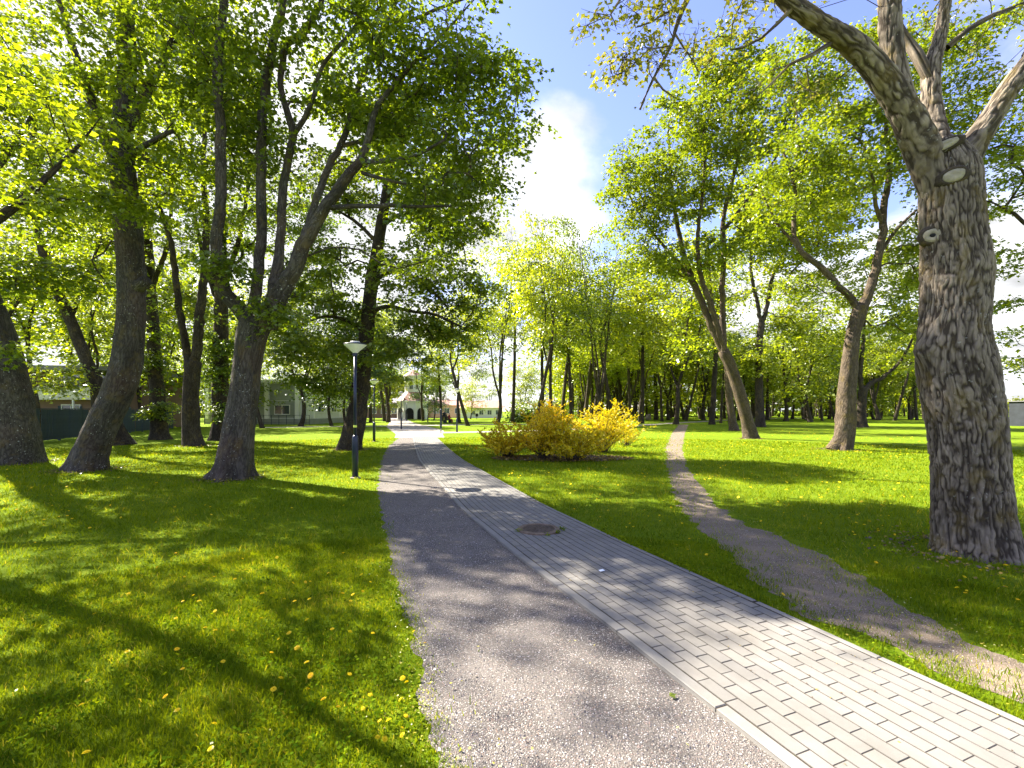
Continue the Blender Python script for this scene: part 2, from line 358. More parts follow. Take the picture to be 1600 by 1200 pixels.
def kp(s, off):
    """point on the paved strip: s along, off to the right of the gravel-side line"""
    x = np.interp(s, KS, KC[:, 0])+np.interp(s, KS, KN[:, 0])*off; y = np.interp(s, KS, KC[:, 1])+np.interp(s, KS, KN[:, 1])*off; return x, y
def kdir(s):
    return math.atan2(np.interp(s, KS, _t[:, 1]), np.interp(s, KS, _t[:, 0]))
NR = 13; KW = .095; PW = .104; PAVE_W = KW+NR*PW+.07
_rx, _ry = kp(KS, PAVE_W); f_pr = lambda y: np.interp(y, _ry, _rx)
f_kl = lambda y: np.interp(y, KC[:, 1], KC[:, 0])

# setting: ground sheet
g = MB(); S = 1400
obj('ground', mesh_np('ground', [(-S, -60, 0), (S, -60, 0), (S, S, 0), (-S, S, 0)], [[(0, 1, 2, 3)]], M['ground']), kind='structure')

def ribbon(name, L, Rr, z, mat, kind='structure', **k):
    """sheet between two polylines of equal length"""
    n = len(L); V = np.concatenate([np.c_[L, np.full(n, z)], np.c_[Rr, np.full(n, z)]])
    i = np.arange(n-1); return obj(name, mesh_np(name, V, [np.stack([i, n+i, n+i+1, i+1], 1)], mat), kind=kind, **k)
def jag(y, amp, seed, fr=6):
    p = np.stack([y*fr, np.full_like(y, seed), np.zeros_like(y)], 1); return (vnoise(p)+.5*vnoise(p*3.1)-.75)*amp
ys = np.concatenate([np.arange(-2, 8, .04), np.arange(8, 33.5, .15)])
gx = f_gl(ys)+jag(ys, .13, 3.3)
ribbon('gravel_path', np.c_[gx, ys], np.c_[f_kl(ys)+.005, ys], .004, M['gravel'])
yt = np.concatenate([np.arange(-2, 10, .05), np.arange(10, 58, .25)])
ribbon('dirt_trail', np.c_[f_tl(yt)+jag(yt, .16, 9.1, 5), yt], np.c_[f_tr(yt)+jag(yt, .18, 5.7, 5), yt], .004, M['trail'])
# paths beyond the paving
def polyribbon(name, cl, w, z, mat):
    cl = np.array(cl, float); t = np.concatenate([[0], np.cumsum(np.linalg.norm(np.diff(cl, axis=0), axis=1))])
    tt = np.linspace(0, t[-1], 60); c = np.stack([np.interp(tt, t, cl[:, 0]), np.interp(tt, t, cl[:, 1])], 1)
    for _ in range(3): c[1:-1] = (c[:-2]+2*c[1:-1]+c[2:])/4
    d = np.gradient(c, axis=0); d /= np.linalg.norm(d, axis=1)[:, None]; n = np.stack([d[:, 1], -d[:, 0]], 1)
    ww = np.interp(tt, t, w)[:, None]/2
    return ribbon(name, c-n*ww, c+n*ww, z, mat)
polyribbon('far_path', [(-6.0, 29.6), (-6.9, 34), (-8.2, 40), (-11.5, 50), (-16, 66), (-24, 95), (-30, 118)], [3.2, 3.4, 4.5, 4.5, 3.5, 3.5, 3.5], .008, M['asphalt'])
polyribbon('cross_path', [(-8, 35.5), (-4, 37.2), (0, 38.8), (6, 43), (11, 49), (16, 56), (24, 66), (34, 78), (46, 92), (70, 110)], [2.4, 2.2, 2.0, 2, 2, 2, 2, 2.2, 2.2, 2.2], .012, M['asphalt'])
polyribbon('bench_path', [(-26, 48), (-18, 51), (-11, 54), (-6, 57), (2, 60), (12, 59)], [2, 2.2, 3, 2.2, 1.8, 1.8], .012, M['asphalt'])

# paved strip: bed, kerbs, pavers
s_end = KS[-1]-.2
bed_s = np.arange(0, s_end, .1)
Lb = np.stack(kp(bed_s, 0), 1); Rb = np.stack(kp(bed_s, PAVE_W), 1)
brick_path = ribbon('paved_path', Lb, Rb, .0268, M['joint'])
PZ = .03
def block(l, w, h, ch=.005):
    v = []; 
    for z, e in ((-h, 0), (-ch, 0), (0, ch)):
        for x, y in ((-l/2+e, -w/2+e), (l/2-e, -w/2+e), (l/2-e, w/2-e), (-l/2+e, w/2-e)): v.append((x, y, z))
    f = [(8, 9, 10, 11)]
    for a in (0, 4):
        for i in range(4): j = (i+1) % 4; f.append((a+i, a+j, a+4+j, a+4+i))
    return v, f
bl_v, bl_f = block(.2185, .0972, .024, .003); paver_me = bpy.data.meshes.new('paver'); paver_me.from_pydata(bl_v, [], bl_f); paver_me.materials.append(M['paver']); paver_me.materials.append(M['paver_edge']); paver_me.polygons.foreach_set('material_index', [0]+[1]*(len(bl_f)-1))
MH = G(841.5, 831)[:2]; MH_R = .305
allp = []
for j in range(NR):
    off = KW+PW*(j+.5); s = (.5 if j % 2 else 0)*.222+random.random()*.02
    while s < s_end:
        x, y = kp(s, off)
        if (x-MH[0])**2+(y-MH[1])**2 > (MH_R-.03)**2 and y > .6: allp.append((float(x), float(y), kdir(s)))
        s += .222
def in_view(x, y): 
    if y < 1.9: return False
    px = 800+x/y*F; py = HY+EYE/y*F
    return -30 < px < 1630 and py < 1215
vis = sorted([p for p in allp if in_view(p[0], p[1])], key=lambda p: p[0]**2+p[1]**2)
near = vis[:298]; ns = set(near); rest = [p for p in allp if p not in ns]
for x, y, a in near:
    o = bpy.data.objects.new('paver', paver_me); link(o); o.parent = brick_path
    o.location = (x, y, PZ+random.uniform(-.001, .001)); o.rotation_euler = (random.gauss(0, .003), random.gauss(0, .002), a+random.gauss(0, .004))
BV = np.array(bl_v); BF = np.array(bl_f)
def merge(V0, F0, xf, name, mat, parent=None, **k):
    n = len(xf); xf = np.array(xf); ca, sa = np.cos(xf[:, 2]), np.sin(xf[:, 2])
    X = xf[:, 0:1]+V0[:, 0]*ca[:, None]-V0[:, 1]*sa[:, None]; Y = xf[:, 1:2]+V0[:, 0]*sa[:, None]+V0[:, 1]*ca[:, None]
    Z = np.repeat(V0[:, 2][None], n, 0)+PZ+R0.uniform(-.001, .001, (n, 1)); V = np.stack([X, Y, Z], 2).reshape(-1, 3)
    Fa = (F0[None]+(np.arange(n)*len(V0))[:, None, None]).reshape(-1, F0.shape[1])
    return obj(name, mesh_np(name, V, [Fa], mat, attrs={'v': np.repeat(R0.random(n), len(V0))}), parent, **k)
dp = merge(BV, BF, rest, 'distant_pavers', M['paver'], brick_path, kind='stuff'); dp.data.materials.append(M['paver_edge']); dp.data.polygons.foreach_set('material_index', ([0]+[1]*(len(bl_f)-1))*len(rest))
for nm, off, w in (('kerb_stone', KW/2-.004, KW-.012), ('edge_stone', PAVE_W-.03, .05)):
    kv, kf = block(.985, w, .03); km = bpy.data.meshes.new(nm); km.from_pydata(kv, [], kf); km.materials.append(M['kerb'])
    s = .5
    while s < s_end:
        x, y = kp(s, off); o = link(bpy.data.objects.new(nm, km)); o.parent = brick_path
        o.location = (x, y, PZ+.004+random.uniform(-.001, .001)); o.rotation_euler = (0, 0, kdir(s)+random.gauss(0, .002)); s += .995

# ------------------------------------------------------------------ tubes and trees
def resample(pts, step):
    pts = np.asarray(pts, float); n = len(pts)
    if n < 2: return pts
    e = np.vstack([2*pts[0]-pts[1], pts, 2*pts[-1]-pts[-2]]); out = []
    for i in range(1, n):
        p0, p1, p2, p3 = e[i-1], e[i], e[i+1], e[i+2]; k = max(1, int(np.linalg.norm((p2-p1)[:3])/step))
        t = np.arange(k)[:, None]/k
        out.append(.5*((2*p1)+(-p0+p2)*t+(2*p0-5*p1+4*p2-p3)*t**2+(-p0+3*p1-3*p2+p3)*t**3))
    out.append(pts[-1:]); r = np.vstack(out); r[:, 3] = np.maximum(r[:, 3], .003); return r

class Tubes:
    def __init__(s): s.V = []; s.Q = []; s.B = []; s.T = []; s.n = 0; s.H = []
    def add(s, pts, ns, flare=0.0, rough=0.0, seed=0, ridge=0.0, cap=True, burls=()):
        p = pts[:, :3]; r = pts[:, 3]; k = len(p)
        if k < 2: return
        t = np.gradient(p, axis=0); t /= (np.linalg.norm(t, axis=1)[:, None]+1e-9)
        up = np.array([0, 0, 1.0]); ref = np.array([1.0, 0, 0])
        u = np.empty_like(p); prev = ref-t[0]*np.dot(ref, t[0])
        if np.linalg.norm(prev) < .1: prev = up-t[0]*np.dot(up, t[0])
        for i in range(k):
            prev = prev-t[i]*np.dot(prev, t[i]); prev /= np.linalg.norm(prev)+1e-9; u[i] = prev
        w = np.cross(t, u); th = np.arange(ns)/ns*2*np.pi; c, sn = np.cos(th), np.sin(th)
        ln = np.concatenate([[0], np.cumsum(np.linalg.norm(np.diff(p, axis=0), axis=1))])
        dirs = u[:, None]*c[None, :, None]+w[:, None]*sn[None, :, None]
        rr = np.repeat(r[:, None], ns, 1); r0 = max(r.mean(), .01)
        bk = np.stack([np.repeat(c[None]*r0, k, 0), np.repeat(sn[None]*r0, k, 0), np.repeat(ln[:, None], ns, 1)], 2).reshape(-1, 3)+seed*3.7
        if flare:
            z = np.clip(p[:, 2], 0, None)[:, None]; lob = .5+.5*np.cos(th*5+seed+1.2*np.sin(th*2+seed))[None]
            rr = rr*(1+flare*np.exp(-z/.28)*(lob*.9+.05)+.18*flare*np.exp(-z/.9)*lob)
        if rough:
            rr = rr*(1+rough*(vnoise(bk/np.array([r0*.9, r0*.9, r0*2.2]))+.5*vnoise(bk/np.array([r0*.35, r0*.35, r0*.8]))-.75).reshape(k, ns))
        for (bi_z, bang, bs, bh) in burls:
            da = np.angle(np.exp(1j*(th-bang)))[None]; rr = rr+bh*np.exp(-(da*r0/bs)**2-((p[:, 2][:, None]-bi_z)/bs)**2)
        hh = np.full((k, ns), .5)
        if ridge:
            q = bk*np.array([30, 30, 7.0]); wv = vnoise(bk*np.array([7, 7, 4.0]))*1.0+vnoise(bk*np.array([20, 20, 10.0]))*.7; q = q+np.stack([wv, -wv*.7, wv*.4], 1)
            a = np.abs(2*vnoise(q)-1); b = np.abs(2*vnoise(q*np.array([1.9, 1.9, 1.7])+7)-1)
            hh = (.6*np.minimum(a*2.2, 1)+.4*np.minimum(b*2, 1)).reshape(k, ns); rr = rr+ridge*(hh-.6)*(.6+.8*vnoise(bk*np.array([5, 5, 2.2])+21).reshape(k, ns))
        V = p[:, None]+dirs*rr[..., None]
        i = np.arange(k-1)[:, None]*ns; j = np.arange(ns)[None]; jn = (j+1) % ns
        s.Q.append((np.stack([i+j, i+jn, i+ns+jn, i+ns+j], 2).reshape(-1, 4))+s.n)
        s.V.append(V.reshape(-1, 3)); s.B.append(bk); s.H.append(hh.ravel()); s.n += k*ns
        if cap:
            s.V.append(p[-1:]+t[-1:]*r[-1]*.4); s.B.append(bk[-1:]); s.H.append(np.array([.5])); tip = s.n; s.n += 1
            b0 = tip-ns; s.T.append(np.stack([b0+np.arange(ns), b0+(np.arange(ns)+1) % ns, np.full(ns, tip)], 1))
    def build(s, name, mat, origin, parent, smooth=True, **k):
        if not s.V: return None
        me = mesh_np(name, np.vstack(s.V)-origin, [np.vstack(s.Q)]+([np.vstack(s.T)] if s.T else []), mat, smooth, {'bk': np.vstack(s.B), 'rh': np.concatenate(s.H)})
        return obj(name, me, parent, **k)

def ellip_pts(rng, c, r, n, shell=.45):
    v = rng.normal(size=(n, 3)); v /= np.linalg.norm(v, axis=1)[:, None]; u = rng.random((n, 1))**(shell); return np.asarray(c)+v*u*np.asarray(r)

def grow(nodes, par, rad, targets, rng, minz=0, r_tip=.009, lim=.05):
    """connect each leaf cluster centre to the growing skeleton; returns chains"""
    Pn = [n for n in nodes]; par = list(par); rad = list(rad); fixed = len(Pn)
    A = np.zeros((len(Pn)+len(targets)*14, 3)); A[:len(Pn)] = nodes; n = len(Pn)
    ok = np.zeros(len(A), bool); ok[:n] = A[:n, 2] > minz
    d0 = np.array([np.min(np.linalg.norm(nodes-t, axis=1)) for t in targets]) if len(targets) else []
    chains = []; pen = np.zeros(len(A))
    for ti in np.argsort(d0):
        t = targets[ti]; dv = t-A[:n]; dist = np.linalg.norm(dv, axis=1)
        cost = dist+np.maximum(0, -dv[:, 2]+.1)*.9+np.where(ok[:n], 0, 1e3)+pen[:n]
        i = int(np.argmin(cost)); D = dist[i]
        if D < .12: continue
        k = int(min(12, max(2, round(D/.45)))); p = par[i]
        pd = (A[i]-A[p]) if p >= 0 else np.array([0, 0, 1.0]); pd = pd/(np.linalg.norm(pd)+1e-9)
        cp = A[i]+pd*D*.28+np.array([0, 0, .12*D])+(t-A[i])*.25
        tt = (np.arange(1, k+1)/k)[:, None]; pts = (1-tt)**2*A[i]+2*tt*(1-tt)*cp+tt**2*t
        pts[:-1] += rng.normal(size=(k-1, 3))*.035*min(D, 2.2)
        idx = [i]
        for q in pts:
            A[n] = q; ok[n] = True; pen[n] = .05; Pn.append(q); par.append(idx[-1]); rad.append(None); idx.append(n); n += 1
            if n >= len(A): A = np.vstack([A, np.zeros((500, 3))]); ok = np.append(ok, np.zeros(500, bool)); pen = np.append(pen, np.zeros(500))
        chains.append(idx)
    cnt = np.zeros(n)
    for c in chains: cnt[c[-1]] += 1
    for i in range(n-1, -1, -1):
        if par[i] >= 0: cnt[par[i]] += cnt[i]
    r = np.array([rad[i] if rad[i] is not None else min(lim*3, r_tip*max(cnt[i], 1)**.52) for i in range(n)])
    out = []
    for c in chains:
        a = np.c_[A[c], r[c]]; a[0, 3] = min(r[c[0]]*.9, r[c[1]]*1.15); out.append(a)
    return out

LEAF_MAPLE = (np.array([(0, 0, 0), (-.5, .42, -.1), (-.2, .58, .0), (0, 1.02, -.14), (.2, .58, .0), (.5, .42, -.1)]), np.array([(0, 2, 1), (0, 3, 2), (0, 4, 3), (0, 5, 4)]))
LEAF_QUAD = (np.array([(0, 0, 0), (-.42, .5, -.06), (0, 1, -.1), (.42, .5, -.06)]), np.array([(0, 2, 1), (0, 3, 2)]))
def leaves(C, rng, per, Rc, size, shape, thick=.16, droop=.28, dens=None, upright=.45, vc=.25):
    nC = len(C); 
    if nC == 0: return None
    Rv = Rc*rng.uniform(.65, 1.3, nC); n = (per*(Rv/Rc)**2*rng.uniform(.6, 1.4, nC)).astype(int)+3
    ci = np.repeat(np.arange(nC), n); N = len(ci); th = rng.random(N)*2*np.pi; rr = np.sqrt(rng.random(N))
    # lobed spray outline
    ph = rng.random(nC)*6.28; lob = 1+.3*np.cos(3*th+ph[ci])+.15*np.cos(7*th+2*ph[ci]); rad = Rv[ci]*rr*lob
    tl = rng.normal(size=(nC, 2))*.22
    x = np.cos(th)*rad; y = np.sin(th)*rad
    z = rng.normal(size=N)*thick*Rc-droop*rad**2/Rv[ci]+x*tl[ci, 0]+y*tl[ci, 1]
    pos = C[ci]+np.stack([x, y, z], 1)
    a = th+rng.normal(size=N)*.9; tilt = rng.normal(size=N)*.3-.35
    tip = np.stack([np.cos(a)*np.cos(tilt), np.sin(a)*np.cos(tilt), np.sin(tilt)], 1)
    nr = np.array([0, 0, 1.0])+rng.normal(size=(N, 3))*upright; nr -= tip*np.sum(nr*tip, 1)[:, None]; nr /= np.linalg.norm(nr, axis=1)[:, None]+1e-9
    side = np.cross(tip, nr); s = size*rng.uniform(.6, 1.25, N)
    V0, F0 = shape
    V = pos[:, None]+s[:, None, None]*(side[:, None]*V0[None, :, 0:1]+tip[:, None]*V0[None, :, 1:2]+nr[:, None]*V0[None, :, 2:3])
    Fa = (F0[None]+(np.arange(N)*len(V0))[:, None, None]).reshape(-1, 3)
    cv = rng.random(nC); v = np.clip((1-vc)*rng.beta(2, 2, N)+vc*cv[ci], 0, 1)
    return V.reshape(-1, 3), Fa, np.repeat(v, len(V0))

def make_tree(name, label, base, limbs, clumps, leaf='leaf', bark='bark', size=.15, per=100, Rc=.75, shape=LEAF_MAPLE, seed=1, flare=1.0,
              group=None, cat='tree', minz=2.5, sides=(18, 12), step=.25, rough=.22, twigs=3, ridge=0, trunk_limbs=1, burls=(), thick=.16, r_tip=.009, upright=.45, parent_scale=None):
    rng = np.random.default_rng(seed); base = np.array([base[0], base[1], 0.0])
    root = empty(name, base, label=label, cat=cat, group=group)
    tb = Tubes(); nodes = []; par = []; rad = []
    for li, l in enumerate(limbs):
        r = resample(l, step if li < trunk_limbs else (.02 if ridge and l[0][3] > .08 else .25))
        if ridge and li >= trunk_limbs and len(r) > 40:
            kk_ = np.hanning(23); kk_ /= kk_.sum(); e_ = np.vstack([np.repeat(r[:1], 11, 0), r, np.repeat(r[-1:], 11, 0)]); r = np.stack([np.convolve(e_[:, c_], kk_, 'valid') for c_ in range(4)], 1)
        if len(r) > 3 and li >= trunk_limbs and not ridge: r[1:-1, :3] += rng.normal(size=(len(r)-2, 3))*.12*r[1:-1, 3:4]
        tb.add(r, sides[0] if li < trunk_limbs else sides[1], flare=flare if li == 0 else 0, rough=rough, seed=seed+li*.7, ridge=ridge if li < trunk_limbs else ridge*.6, burls=burls if li == 0 else ())
        n0 = len(nodes)
        for q, p in enumerate(resample(l, .4)):
            if q == 0:
                if nodes:
                    dd = np.linalg.norm(np.array(nodes)-p[:3], axis=1); par.append(int(np.argmin(dd)))
                else: par.append(-1)
            else: par.append(len(nodes)-1)
            nodes.append(p[:3]); rad.append(p[3])
    tb.build('trunk', M[bark], base, root)
    C = np.vstack([ellip_pts(rng, c[:3], c[3:6], int(c[6])) for c in clumps]); C = C[C[:, 2] > 1.2]
    ch = grow(np.array(nodes), par, rad, C, rng, minz, r_tip)
    bt = Tubes()
    for a in ch: bt.add(a, 7 if a[0, 3] > .05 else (5 if a[0, 3] > .02 else 4), seed=seed, cap=False)
    if twigs:
        for c in C:
            for _ in range(twigs):
                a = rng.random()*6.28; L = Rc*rng.uniform(.5, 1); e = c+np.array([math.cos(a)*L, math.sin(a)*L, rng.normal()*.1-.12*L])
                mid = (c+e)/2+rng.normal(size=3)*.05; bt.add(np.array([[*c, r_tip*.8], [*mid, r_tip*.6], [*e, r_tip*.3]]), 3, seed=seed, cap=False)
    bt.build('branches', M[bark], base, root, kind='stuff')
    r = leaves(C, rng, per, Rc, size, shape, thick=thick, upright=upright)
    obj('crown', mesh_np('crown', r[0]-base, [r[1]], M[leaf], False, {'v': r[2]}), root)
    return root

def L(d, *pts, ws=.92):
    """limb from sightings: (px, py, depth offset, width px)"""
    out = []
    for px, py, dd, w in pts:
        D = d+dd; out.append([*P(px, py, D), w/2/F*D*ws*math.cos(math.atan((px-800)/F))])
    return np.array(out)
def trunkL(d, *pts):
    a = L(d, *pts, ws=1.03); a[0, 2] = -.08; return a
def CL(d, *cl):
    return [[*P(px, py, d+dd), rx, ry, rz, n] for px, py, dd, rx, ry, rz, n in cl]

# --- the large tree at the right edge
d = 5.6
q_tree = make_tree('maple_tree', 'massive pruned tree with deeply ridged bark at the right edge of the lawn', G(1524, 868)[:2],
  [trunkL(d, (1524,876,0,146),(1524,852,0,138),(1520,820,0,130),(1518,780,0,127),(1514,720,0,125),(1506,650,0,127),(1497,600,0,128),(1490,560,0,124),(1489,520,0,116),(1492,470,0,112),(1494,420,0,114),(1490,370,0,106),(1486,320,0,102),(1484,275,0,98),(1482,252,0,86),(1480,234,0,62),(1478,220,.03,30)),
   L(d, (1474,330,.1,50),(1462,290,.02,66),(1442,235,0,68),(1412,170,-.1,58),(1375,115,-.2,50),(1330,68,-.3,43),(1285,40,-.4,36),(1235,5,-.5,31),(1190,-40,-.6,30),(1140,-70,-.7,20),(1100,-45,-.8,11),(1066,15,-.8,7),(1052,60,-.8,5.5),(1040,90,-.8,4.5),(1020,124,-.8,3.5),(998,176,-.8,2)),
   L(d, (1066,15,-.8,4),(1040,20,-.8,3),(1018,34,-.8,2.5),(993,43,-.8,1.5)),
   L(d, (1046,72,-.8,3.5),(1013,77,-.9,3),(983,107,-.9,2.4),(960,121,-.9,1.5)),
   L(d, (1055,55,-.8,3.5),(1068,75,-.7,3),(1082,95,-.7,2.4),(1091,112,-.7,1.5)),
   L(d, (1022,122,-.8,3),(1036,140,-.8,2.2),(1057,154,-.8,1.2)),
   L(d, (1110,-55,-.8,6),(1040,-50,-.9,4.5),(985,-25,-.9,3.4),(962,10,-.9,2.4),(952,26,-.9,1.5)),
   L(d, (1240,10,-.5,9),(1190,60,-.5,6),(1160,75,-.5,4),(1141,78,-.5,3),(1142,60,-.5,2)),
   L(d, (1310,60,-.3,12),(1270,85,-.4,8),(1235,100,-.5,5),(1200,135,-.5,3),(1182,150,-.5,2)),
   L(d, (1435,225,.1,50),(1408,150,.15,46),(1396,90,.15,42),(1390,20,.15,42),(1392,-60,.2,38),(1400,-180,.3,28),(1390,-300,.4,18)),
   L(d, (1476,290,.12,44),(1468,240,.25,54),(1456,170,.4,38),(1455,110,.45,34),(1468,60,.5,26),(1480,-10,.5,20),(1500,-120,.5,14)),
   L(d, (1462,165,.42,16),(1452,125,.42,22),(1432,85,.5,22),(1412,55,.6,18),(1395,20,.7,12)),
   L(d, (1486,310,.08,50),(1496,272,.04,62),(1510,244,0,64),(1528,215,-.05,52),(1552,178,-.1,46),(1590,120,-.15,44),(1640,60,-.2,38),(1700,0,-.2,30),(1760,-100,-.1,20)),
   L(d, (1540,200,-.1,34),(1568,160,0,28),(1590,115,.1,24),(1620,60,.2,18)),
   L(d, (1480,75,.5,14),(1510,48,.5,12),(1550,25,.6,10),(1600,5,.6,7))],
  CL(d, (960,15,-.9,.35,.3,.22,5),(1050,20,-.8,.5,.4,.3,7),(1140,30,-.6,.45,.4,.25,6),(955,105,-.9,.2,.2,.18,5),(1010,80,-.9,.3,.3,.25,5),(1090,80,-.7,.25,.3,.2,4),(1250,-60,-.3,1.3,1.2,.4,10),(1400,-260,0,2.2,2,.8,26),(1600,-260,.3,2.2,2,.9,24),(1580,60,.5,.5,.6,.4,5),(1500,0,.6,.6,.6,.3,5),(1230,130,0,.5,.5,.35,4)),
  leaf='leaf_young', bark='bark_q', size=.055, per=30, Rc=.24, seed=11, flare=.16, minz=3.0, sides=(330, 110), step=.012, rough=.07, ridge=.028, twigs=5, r_tip=.005,
  burls=((2.52, math.pi, .13, .10), (3.48, 0, .15, .09), (2.35, 0, .3, .05), (4.4, .3, .2, .05)))
# cut scars: rimmed pale ovals standing on the bark
from mathutils.bvhtree import BVHTree
_tm = [c for c in q_tree.children if c.name.startswith('trunk')][0].data
_bvh = BVHTree.FromPolygons([v.co+q_tree.location for v in _tm.vertices], [tuple(p.vertices) for p in _tm.polygons])
def scar(px, py, w, h, tilt, hollow_shade):
    ray = Vector(P(px, py, 1.0))-Vector((0, 0, EYE)); hits = [_bvh.ray_cast(Vector((0, 0, EYE)), Vector(P(px+i, py+j, 1.0))-Vector((0, 0, EYE))) for i in (-14, -7, 0, 7, 14) for j in (-11, -5, 0, 5, 11)]
    hits = [q for q in hits if q[0]]; c = sum((q[0] for q in hits), Vector())/len(hits); nrm = sum((q[1] for q in hits), Vector()).normalized(); nrm = (nrm*1.5-ray.normalized()*.5).normalized()
    o = empty('pruning_scar', c-q_tree.location+nrm*.022); o.parent = q_tree
    zq = nrm.to_track_quat('Z', 'Y'); o.rotation_euler = (zq.to_matrix() @ Matrix.Rotation(tilt, 3, 'Z')).to_euler()
    W = w/2/F*(d-.4); H = h/2/F*(d-.4)
    def ring(prof, nm, mat):
        b = MB(); b.lathe(prof, 40); v = np.array(b.v); v[:, :2] *= (1+.16*(vnoise(v*22+px)-.5))[:, None]; v[:, 2] += .012*(vnoise(v*40+px)-.5); v[:, 1] *= H/W; b.v = [tuple(q) for q in v]
        me = b.mesh(nm, M[mat], smooth=True); at = me.attributes.new('bk', 'FLOAT_VECTOR', 'POINT'); at.data.foreach_set('vector', (v+px).astype(np.float32).ravel()); a2 = me.attributes.new('rh', 'FLOAT', 'POINT'); a2.data.foreach_set('value', [.35]*len(v)); return obj(nm, me, o)
    ring([(W*1.7, -.09), (W*1.5, -.03), (W*1.25, .0), (W*1.04, .006), (W*.96, -.02)], 'callus_rim', 'bark_q')
    ring([(W*1.0, -.05), (W*.98, .004), (W*.5, .007), (W*.3, .005 if not hollow_shade else -.0), (W*.22, .004 if not hollow_shade else -.03)], 'cut_face', 'scar')
    if hollow_shade: ring([(W*.3, -.03), (W*.28, .009), (W*.05, .0092)], 'hollow_shade', 'black_and_shade')  # raised dark disc, the shade of the hole put into its colour
scar(1490, 275, 28, 20, .1, False); scar(1458, 368, 26, 22, -.3, True); scar(1477, 227, 34, 14, .35, False)

# --- left foreground group
d = 11.8
make_tree('maple_tree', 'forked grey tree with white lichen specks left of the nearest lamp post', G(363, 747)[:2],
  [trunkL(d, (363,750,0,58),(366,730,0,54),(369,700,0,53),(376,650,0,48),(383,600,0,47),(388,560,0,47),(394,525,0,50),(402,500,0,52)),
   L(d, (398,520,0,34),(382,492,-.1,29),(354,460,-.2,27),(340,424,-.3,25),(338,380,-.4,22),(345,300,-.4,20),(344,200,-.5,19),(340,100,-.5,17),(350,0,-.6,14),(350,-120,-.6,10),(360,-260,-.6,6)),
   L(d, (404,510,.1,28),(398,478,.2,22),(402,436,.3,20),(408,380,.3,19),(408,290,.4,18),(409,200,.5,17),(416,130,.5,16),(427,70,.5,15),(442,10,.5,13),(450,-90,.5,10),(460,-250,.6,5)),
   L(d, (412,505,0,36),(426,475,.1,29),(434,430,.2,22),(437,395,.25,17),(440,320,.3,16),(444,280,.3,15),(457,215,.3,14),(447,170,.3,12),(438,133,.3,11),(447,70,.3,12),(467,55,.2,11),(495,18,.2,10),(515,-40,.2,8),(540,-150,.2,5)),
   L(d, (457,213,.3,10),(475,186,.2,9),(492,145,.2,8),(505,100,.1,7),(540,60,.1,6),(570,20,0,4)),
   L(d, (418,510,-.1,36),(436,465,-.2,33),(452,435,-.3,30),(474,385,-.4,26),(500,338,-.5,22),(533,290,-.6,19),(563,253,-.7,15),(578,205,-.8,12),(590,165,-.8,10),(618,130,-.9,8),(655,90,-1,6),(700,45,-1,4),(745,-5,-1.1,2),(800,-50,-1.1,1)),
   L(d, (470,390,-.4,16),(477,363,-.2,14),(495,310,0,13),(513,262,.2,12),(533,226,.4,11),(549,180,.5,10),(562,130,.6,9),(578,95,.7,8),(600,45,.8,7),(620,0,.8,6),(640,-60,.8,4)),
   L(d, (515,325,-.5,9),(560,322,-.8,8),(610,321,-1.1,7),(660,323,-1.4,5),(705,322,-1.6,3)),
   L(d, (533,228,.4,8),(575,218,.7,7),(612,211,1,6),(660,190,1.3,5),(720,172,1.6,3)),
   L(d, (563,253,-.7,9),(600,252,-1.1,8),(650,242,-1.5,6),(695,218,-1.9,4)),
   L(d, (566,270,-.6,7),(600,280,-.8,6),(640,288,-1,5),(690,290,-1,3)),
   L(d, (605,32,.8,7),(640,32,.6,6),(680,15,.4,5),(720,0,.2,4),(780,-20,0,3)),
   L(d, (550,180,.5,6),(580,200,.9,5),(620,214,1.3,4),(670,205,1.7,3)),
   L(d, (440,20,.5,9),(420,-60,1.2,7),(380,-180,1.8,5))],
  CL(d, (420,130,.5,2.0,2.6,2.6,38),(560,40,0,2.4,2.8,2.2,46),(650,150,0,2.2,2.6,2.0,50),(750,130,0,1.35,2.2,2.2,34),(740,250,-.3,1.1,1.8,.6,12),(670,300,-.6,1.5,1.6,.55,14),
     (700,-120,0,2.3,3,1.4,16),(500,-140,0,3,3.5,1.6,16),(370,240,1.2,1.4,1.6,2.0,20),(420,480,-.6,.5,.6,.28,5),(330,60,0,1.6,2.2,2.6,26),(560,190,1.4,1.5,1,1.5,14),(350,-150,0,2.2,2.6,1.2,8),(350,420,-.8,.6,.5,.5,5),(640,400,1,1.2,1,.5,6)),
  leaf='leaf', bark='bark_grey', size=.13, per=122, Rc=.62, seed=21, flare=.62, sides=(44, 18), step=.08, rough=.14, minz=3.2)

